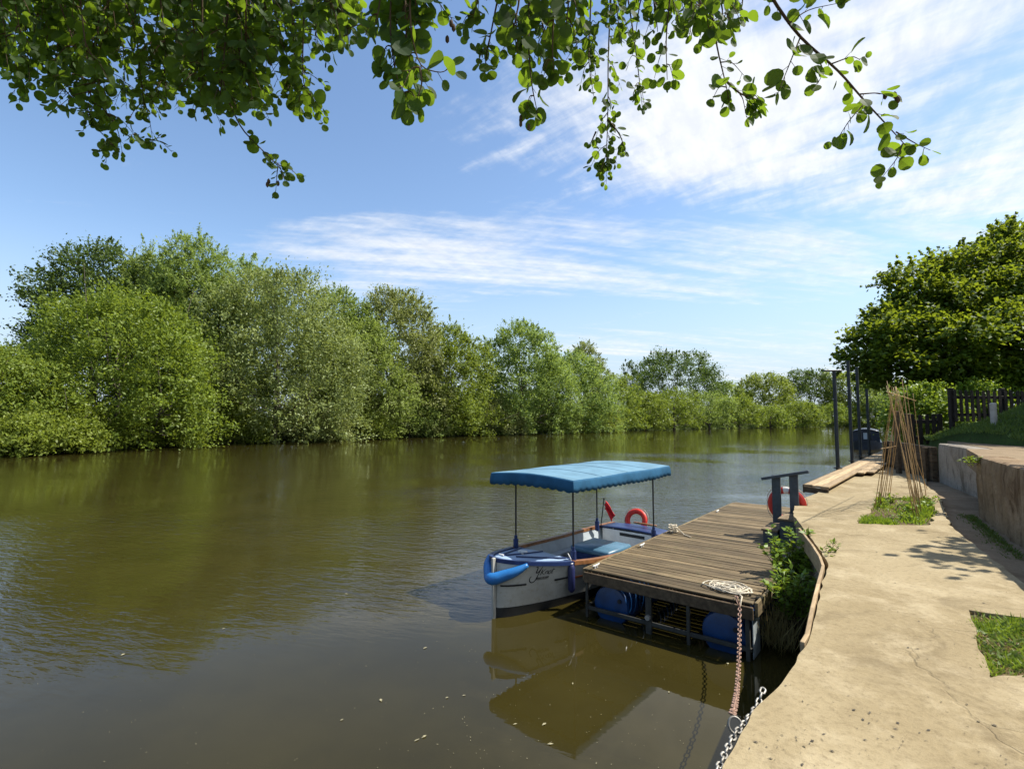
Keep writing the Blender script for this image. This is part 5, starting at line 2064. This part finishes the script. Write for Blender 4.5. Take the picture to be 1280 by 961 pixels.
# sprays in the middle right
sp = Spray()
st0 = AT(850, -90, 2.3)
carry(sp, st0, 0.014)
for l, sz, dn in (([(850, -90, 2.3), (838, -10, 2.32), (832, 50, 2.35), (834, 100, 2.36)], 0.066, .9), ([(870, -70, 2.2), (888, 0, 2.2), (896, 60, 2.2), (906, 100, 2.2), (912, 128, 2.2)], 0.066, .8),
                  ([(906, 100, 2.2), (925, 118, 2.2), (944, 124, 2.2)], 0.062, 1.1), ([(820, -60, 2.5), (800, 0, 2.5), (795, 40, 2.5)], 0.06, .9), ([(900, -60, 2.3), (930, -5, 2.3), (925, 20, 2.3)], 0.06, .9),
                  ([(860, -50, 2.4), (865, 10, 2.4), (862, 45, 2.4)], 0.06, .8), ([(890, -40, 2.5), (905, 15, 2.5), (898, 45, 2.5)], .06, .8), ([(840, -60, 2.6), (850, 0, 2.6), (846, 30, 2.6)], .062, 1.1), ([(915, -60, 2.1), (912, -5, 2.1), (905, 25, 2.1)], .064, 1.1),
                  ([(812, -60, 2.4), (818, 0, 2.4), (822, 40, 2.4)], .062, 1.1), ([(880, -60, 2.0), (876, -5, 2.0), (872, 22, 2.0)], .064, 1.1)):
    sp.bough(PX(l), sz, dn, 0.006, ntw=4, tl=0.16)
sp.build()
# long hanging spray and its neighbours
sp = Spray()
st0 = AT(770, -100, 2.9)
carry(sp, st0, 0.016)
for l, sz, dn, nt in (([(770, -100, 2.9), (764, -10, 2.95), (760, 70, 3.0), (760, 140, 3.0), (758, 195, 3.0), (750, 215, 3.0)], 0.056, 1.0, 12), ([(775, -60, 2.9), (790, 30, 2.9), (798, 90, 2.9), (803, 135, 2.9)], 0.056, 1.0, 7),
                  ([(740, -60, 2.8), (738, 20, 2.8), (735, 75, 2.8), (742, 120, 2.8)], 0.056, 1.0, 7), ([(760, 150, 3.0), (775, 168, 3.0), (782, 190, 3.0)], 0.05, 1.1, 1), ([(745, 165, 3.0), (738, 180, 3.0)], 0.05, 1.0, 0),
                  ([(755, -80, 2.7), (770, 0, 2.7), (775, 50, 2.7)], 0.056, 1.1, 6), ([(720, -80, 2.7), (715, 0, 2.7), (712, 55, 2.7)], 0.056, 1.1, 6)):
    sp.bough(PX(l), sz, dn, 0.006, ntw=nt, tl=0.20)
sp.build()
# clump left of the middle
sp = Spray()
st0 = AT(670, -100, 2.0)
carry(sp, st0, 0.015)
for l, sz, dn, nt in (([(670, -100, 2.0), (662, -20, 2.0), (660, 50, 2.0), (664, 105, 2.0), (672, 142, 2.0)], 0.072, .95, 6), ([(640, -80, 2.1), (622, 0, 2.1), (612, 50, 2.1), (606, 85, 2.1)], 0.064, 1.0, 6),
                  ([(690, -70, 1.9), (694, 0, 1.9), (690, 50, 1.9), (692, 90, 1.9)], 0.072, 1.0, 6), ([(650, -60, 1.7), (650, 0, 1.7), (642, 35, 1.7)], 0.07, 1.0, 5), ([(605, -60, 2.3), (598, 0, 2.3), (590, 25, 2.3)], .06, 1, 3),
                  ([(700, -60, 1.7), (712, -10, 1.7), (708, 30, 1.7)], 0.07, 1.0, 5), ([(630, -50, 2.4), (640, 20, 2.4), (648, 75, 2.4)], .06, 1, 6), ([(680, -50, 2.4), (676, 20, 2.4), (684, 75, 2.4)], .06, 1, 6)):
    sp.bough(PX(l), sz, dn, 0.006, ntw=nt, tl=0.16)
sp.cones(AT(657, 150, 2.0), 3)
sp.build()
# two hanging twigs
sp = Spray()
st0 = AT(500, -80, 1.6)
carry(sp, st0, 0.013)
for l, sz, dn, nt in (([(500, -80, 1.6), (488, 0, 1.6), (488, 50, 1.6), (496, 100, 1.6), (512, 128, 1.6)], 0.068, .85, 3), ([(515, -60, 1.55), (512, 0, 1.55), (514, 45, 1.55), (525, 85, 1.55), (552, 92, 1.55), (564, 84, 1.55)], 0.068, .8, 2),
                  ([(525, 85, 1.55), (528, 105, 1.55), (522, 122, 1.55)], 0.068, .9, 0), ([(530, -60, 1.7), (536, -10, 1.7), (552, 8, 1.7)], .06, .9, 1), ([(480, -40, 1.6), (474, 10, 1.6), (470, 30, 1.6)], .066, .9, 1), ([(505, -60, 1.65), (500, 0, 1.65), (494, 40, 1.65), (488, 85, 1.65)], .07, 1.1, 3),
                  ([(508, -60, 1.6), (506, 20, 1.6), (510, 70, 1.6), (520, 100, 1.6)], .072, 1.1, 3), ([(518, -50, 1.62), (520, 0, 1.62), (518, 35, 1.62)], .07, 1.1, 3)):
    sp.bough(PX(l), sz, dn, 0.004, ntw=nt, tl=0.10)
sp.twig(PX([(530, -30, 1.7), (552, 10, 1.7), (565, 24, 1.7)]), 0.03, 0.2, 0.002)
sp.cones(AT(563, 26, 1.7), 3)
sp.build()
# the big mass on the left
for part, (x0, x1, seed) in enumerate(((-60, 120, 1), (110, 260, 2), (250, 450, 3))):
    sp = Spray()
    st0 = AT((x0 + x1) / 2, -140, 2.5)
    carry(sp, st0, 0.018)
    rl = random.Random(seed)

    def lower(x):
        """lower edge of the leaf mass along the top of the view"""
        xs_ = [-80, 0, 30, 60, 95, 150, 190, 208, 225, 260, 300, 330, 362, 376, 385, 420, 445, 455]
        ys_ = [125, 118, 135, 125, 155, 190, 178, 150, 150, 158, 170, 185, 200, 170, 128, 95, 70, 30]
        return float(np.interp(x, xs_, ys_))
    nsp = int((x1 - x0) / 5.4)
    for i in range(nsp):
        xe = rl.uniform(x0, x1)
        lo = lower(xe)
        ye = lo - 22 - abs(rl.gauss(0, 0.50)) * lo
        Y = rl.uniform(2.0, 3.8)
        if xe < 210 and ye > 90: Y = rl.uniform(2.5, 3.6)
        slant = rl.uniform(-40, 25) if xe < 240 else rl.uniform(-55, 10)
        top = min(ye - 60, -30 + rl.uniform(-60, 40))
        ls = [(xe + slant * 1.4, top - 40, Y * 0.96), (xe + slant, (top + ye) / 2 - 30, Y * 0.98), (xe + slant * 0.45, ye - 40, Y), (xe, ye, Y * 1.01)]
        sz = rl.uniform(0.052, 0.070)
        sp.bough(PX(ls), sz, 0.95, 0.005, ntw=int(5 + 4 * rl.random()), tl=0.20 if Y < 2.4 else 0.27)
    if part == 2:
        sp.bough(PX([(285, 20, 2.4), (275, 100, 2.4), (300, 160, 2.4), (325, 185, 2.4), (345, 205, 2.4), (356, 218, 2.4)]), 0.052, 1.0, 0.005, ntw=4, tl=0.14)
        sp.twig(PX([(345, 205, 2.4), (365, 212, 2.4), (374, 222, 2.4)]), 0.045, 0.9, 0.002)
        sp.bough(PX([(380, 20, 2.3), (378, 80, 2.3), (380, 112, 2.3), (402, 136, 2.3)]), 0.060, 0.9, 0.004, ntw=3, tl=0.12)
        sp.cones(AT(338, 228, 2.4), 3)
    if part == 0:
        sp.bough(PX([(30, 60, 3.0), (80, 110, 3.0), (120, 160, 3.0), (150, 190, 3.0)]), 0.056, 1.0, 0.005, ntw=8, tl=0.2)
        sp.bough(PX([(90, 90, 3.0), (140, 150, 3.0), (170, 180, 3.0), (200, 172, 3.0)]), 0.056, 1.0, 0.005, ntw=8, tl=0.2)
    sp.build()
# unseen boughs added above the view to shade the leaves below
sp = Spray()
carry(sp, AT(500, -300, 2.4), 0.02)
rl = random.Random(99)
for i in range(125):
    xe, Y = rl.uniform(-250, 900), rl.uniform(1.6, 3.2)
    ye = rl.uniform(-420, -90)
    sp.bough(PX([(xe + 120, ye - 120, Y), (xe + 50, ye - 50, Y), (xe, ye, Y)]), 0.07, 0.8, 0.006, ntw=5, tl=0.28)
sp.build()
# lime tree on the bank to the right of the view: it shades the bank and dapples the path
lp = Vector((20.0, 12.6, 2.4))
lime = empty('lime_tree', lp, 'lime tree on the grass bank whose boughs shade the fence and dapple the path', 'tree')
rng = np.random.default_rng(61)
LL = [(-3.0, -1.5, 5.2, 1.6), (-2.6, 1.2, 5.0, 1.9), (-2.0, 2.0, 5.6, 1.9), (1.4, 2.8, 6.0, 2.0), (0, 0, 7.2, 2.6), (2, 2, 6.5, 2.4), (-0.6, -3.2, 5.6, 2.0), (2.4, -1.6, 6, 2.3), (-1.5, 0.2, 6.6, 1.9),
      (-5.6, -5.4, 4.3, 0.9), (-7.4, -6.2, 3.9, 0.8), (-8.8, -6.6, 3.7, 0.75), (-9.9, -6.8, 3.55, 0.68), (-10.8, -7.1, 3.3, 0.52), (-10.6, -6.0, 3.4, 0.45), (-11.5, -6.6, 3.25, 0.32)]
lob2 = [(x, y, z, q, q * 1.05, q * 0.6) for x, y, z, q in LL]
v2, t2 = crown(rng, lob2, 42000, 0.17, 0.14, 0.22, per=26, up=-0.1, out=0.7, jit=0.6, shoot=0.3, zmin=1.4, nup=1.2)
quad_mesh('crown', v2, len(t2), t2, M['maple'], lime)
mb = MB()
mb.tube([(0, 0, -0.3), (0.05, 0.05, 2), (0, 0.1, 4.2), (0, 0, 7)], [0.3, 0.24, 0.18, 0.06], 10)
for l in LL[:9]:
    mb.tube([(0, 0.05, 3.0), (l[0] * .5, l[1] * .5, 3.9), (l[0], l[1], l[2])], [0.12, 0.09, 0.03], 6)
mb.tube([(0, 0, 2.8), (-3, -2.6, 4.4), (-5.6, -5.4, 4.5), (-8.8, -6.6, 3.75), (-11.3, -6.8, 3.3)], [0.13, 0.09, 0.06, 0.03, 0.008], 7)
mb.build('trunk', M['bark'], lime, smooth='all')

# ================================================================== SKY, SUN, CAMERA
SUN_AZ, SUN_EL = R(3), R(54)        # azimuth measured from +X towards +Y
w = bpy.data.worlds.new('World')
scene.world = w
w.use_nodes = True
w.node_tree.nodes.clear()
k = NT(w.node_tree)
sky = k.n('ShaderNodeTexSky', sky_type='NISHITA')
sky.sun_disc = False
sky.sun_elevation = SUN_EL
sky.sun_rotation = math.pi / 2 - SUN_AZ
sky.altitude = 50
sky.air_density = 1.0
sky.dust_density = 0.7
sky.ozone_density = 1.15
gen = k.n('ShaderNodeTexCoord').outputs['Generated']
sep = k.n('ShaderNodeSeparateXYZ')
k.L.new(gen, sep.inputs[0])
dx, dy, dz = sep.outputs
zc = k.math('ADD', k.math('MAXIMUM', dz, 0.0), 0.10)
cv = k.n('ShaderNodeCombineXYZ')
k.L.new(k.math('DIVIDE', dx, zc), cv.inputs[0])
k.L.new(k.math('DIVIDE', dy, zc), cv.inputs[1])
yc = k.math('MAXIMUM', dy, 0.06)
u = k.math('DIVIDE', dx, yc)
vq = k.math('DIVIDE', dz, yc)
pl = cv.outputs[0]
def streak(ang, sx, sy, sc, det, rough, dist, loc=(0, 0, 0)):
    return k.noise(k.mapping(k.mapping(pl, (1, 1, 1), (0, 0, -R(ang))), (sx, sy, 1), (0, 0, 0), loc), sc, det, rough, dist)


def scurve(x, a_, b_, c_, d_):
    return k.math('MULTIPLY', k.ss(x, a_, b_), k.ss(x, d_, c_))


r1 = streak(-48, 0.55, 1.5, 1.25, 10, 0.62, 0.6, (1.7, 0.4, 0))
r2 = streak(-40, 1.6, 5.0, 1.5, 7, 0.62, 0.3)
r3 = streak(60, 4.0, 9.0, 1.8, 5, 0.6, 0.2)
rb = k.math('ADD', k.math('ADD', k.math('MULTIPLY', r1, 0.50), k.math('MULTIPLY', r2, 0.36)), k.math('MULTIPLY', r3, 0.14))
b1 = streak(14, 0.30, 1.9, 1.2, 9, 0.60, 0.5, (0.3, 2.2, 0))
b2_ = streak(10, 1.1, 5.5, 1.4, 6, 0.62, 0.3)
b3 = streak(-35, 5.0, 9.0, 1.6, 4, 0.6, 0.2)
bb = k.math('ADD', k.math('ADD', k.math('MULTIPLY', b1, 0.50), k.math('MULTIPLY', b2_, 0.36)), k.math('MULTIPLY', b3, 0.14))
diag = k.math('ADD', vq, k.math('MULTIPLY', u, 0.14))
right = k.math('MULTIPLY', k.ss(u, 0.0, 0.42), k.ss(diag, 0.42, 0.58))
wisp = k.math('MULTIPLY', scurve(u, -0.25, 0.05, 0.5, 0.9), scurve(vq, 0.44, 0.54, 0.68, 0.86))
facr = k.ss(k.math('ADD', rb, k.math('ADD', k.math('MULTIPLY', right, 0.20), k.math('MULTIPLY', wisp, 0.10))), 0.56, 0.82, 0, 0.94)
band = k.math('MULTIPLY', scurve(vq, 0.19, 0.27, 0.36, 0.46), k.ss(u, -0.66, -0.25))
low_ = k.math('MULTIPLY', scurve(vq, 0.03, 0.08, 0.15, 0.22), k.ss(u, -0.25, 0.2))
facb = k.ss(k.math('ADD', bb, k.math('ADD', k.math('MULTIPLY', band, 0.185), k.math('MULTIPLY', low_, 0.15))), 0.58, 0.84, 0, 0.90)
fac = k.math('MAXIMUM', facr, facb)
n3 = r3
skyc = k.n('ShaderNodeHueSaturation')
skyc.inputs['Saturation'].default_value = 1.06
k.L.new(sky.outputs[0], skyc.inputs['Color'])
ccol = k.mix(k.ss(n3, 0.3, 0.7), (4.25, 4.4, 4.6), (4.9, 5.0, 5.1))
hz_ = k.mix(k.ss(dz, 0.32, 0.01, 0, 0.85), skyc.outputs[0], (2.75, 3.30, 4.05))
c = k.mix(fac, hz_, ccol)
bg = k.n('ShaderNodeBackground')
k.L.new(c, bg.inputs[0])
bg.inputs[1].default_value = 0.125
wo = k.n('ShaderNodeOutputWorld')
k.L.new(bg.outputs[0], wo.inputs[0])

sl = bpy.data.lights.new('sun', 'SUN')
sl.energy = 4.9
sl.angle = R(0.53)
sl.color = (1.0, 0.95, 0.86)
so = bpy.data.objects.new('sun', sl)
COL.objects.link(so)
sd_ = Vector((math.cos(SUN_EL) * math.cos(SUN_AZ), math.cos(SUN_EL) * math.sin(SUN_AZ), math.sin(SUN_EL)))
so.rotation_euler = (-sd_).to_track_quat('-Z', 'Y').to_euler()
so.location = (20, 10, 40)

cd = bpy.data.cameras.new('camera')
cam = bpy.data.objects.new('camera', cd)
COL.objects.link(cam)
cam.location = (0, 0, CAM_Z)
cam.rotation_euler = (math.pi / 2 + PITCH, 0, 0)
cd.sensor_fit = 'HORIZONTAL'
cd.sensor_width = 36
cd.lens = 18
cd.clip_start = 0.05
cd.clip_end = 6000
scene.camera = cam

scene.render.engine = 'CYCLES'
scene.cycles.use_denoising = True
scene.cycles.max_bounces = 8
scene.cycles.transparent_max_bounces = 8
vs_ = scene.view_settings
vs_.view_transform = 'Standard'
vs_.look = 'None'
vs_.exposure = 0.80
vs_.gamma = 1.0
vs_.use_curve_mapping = False
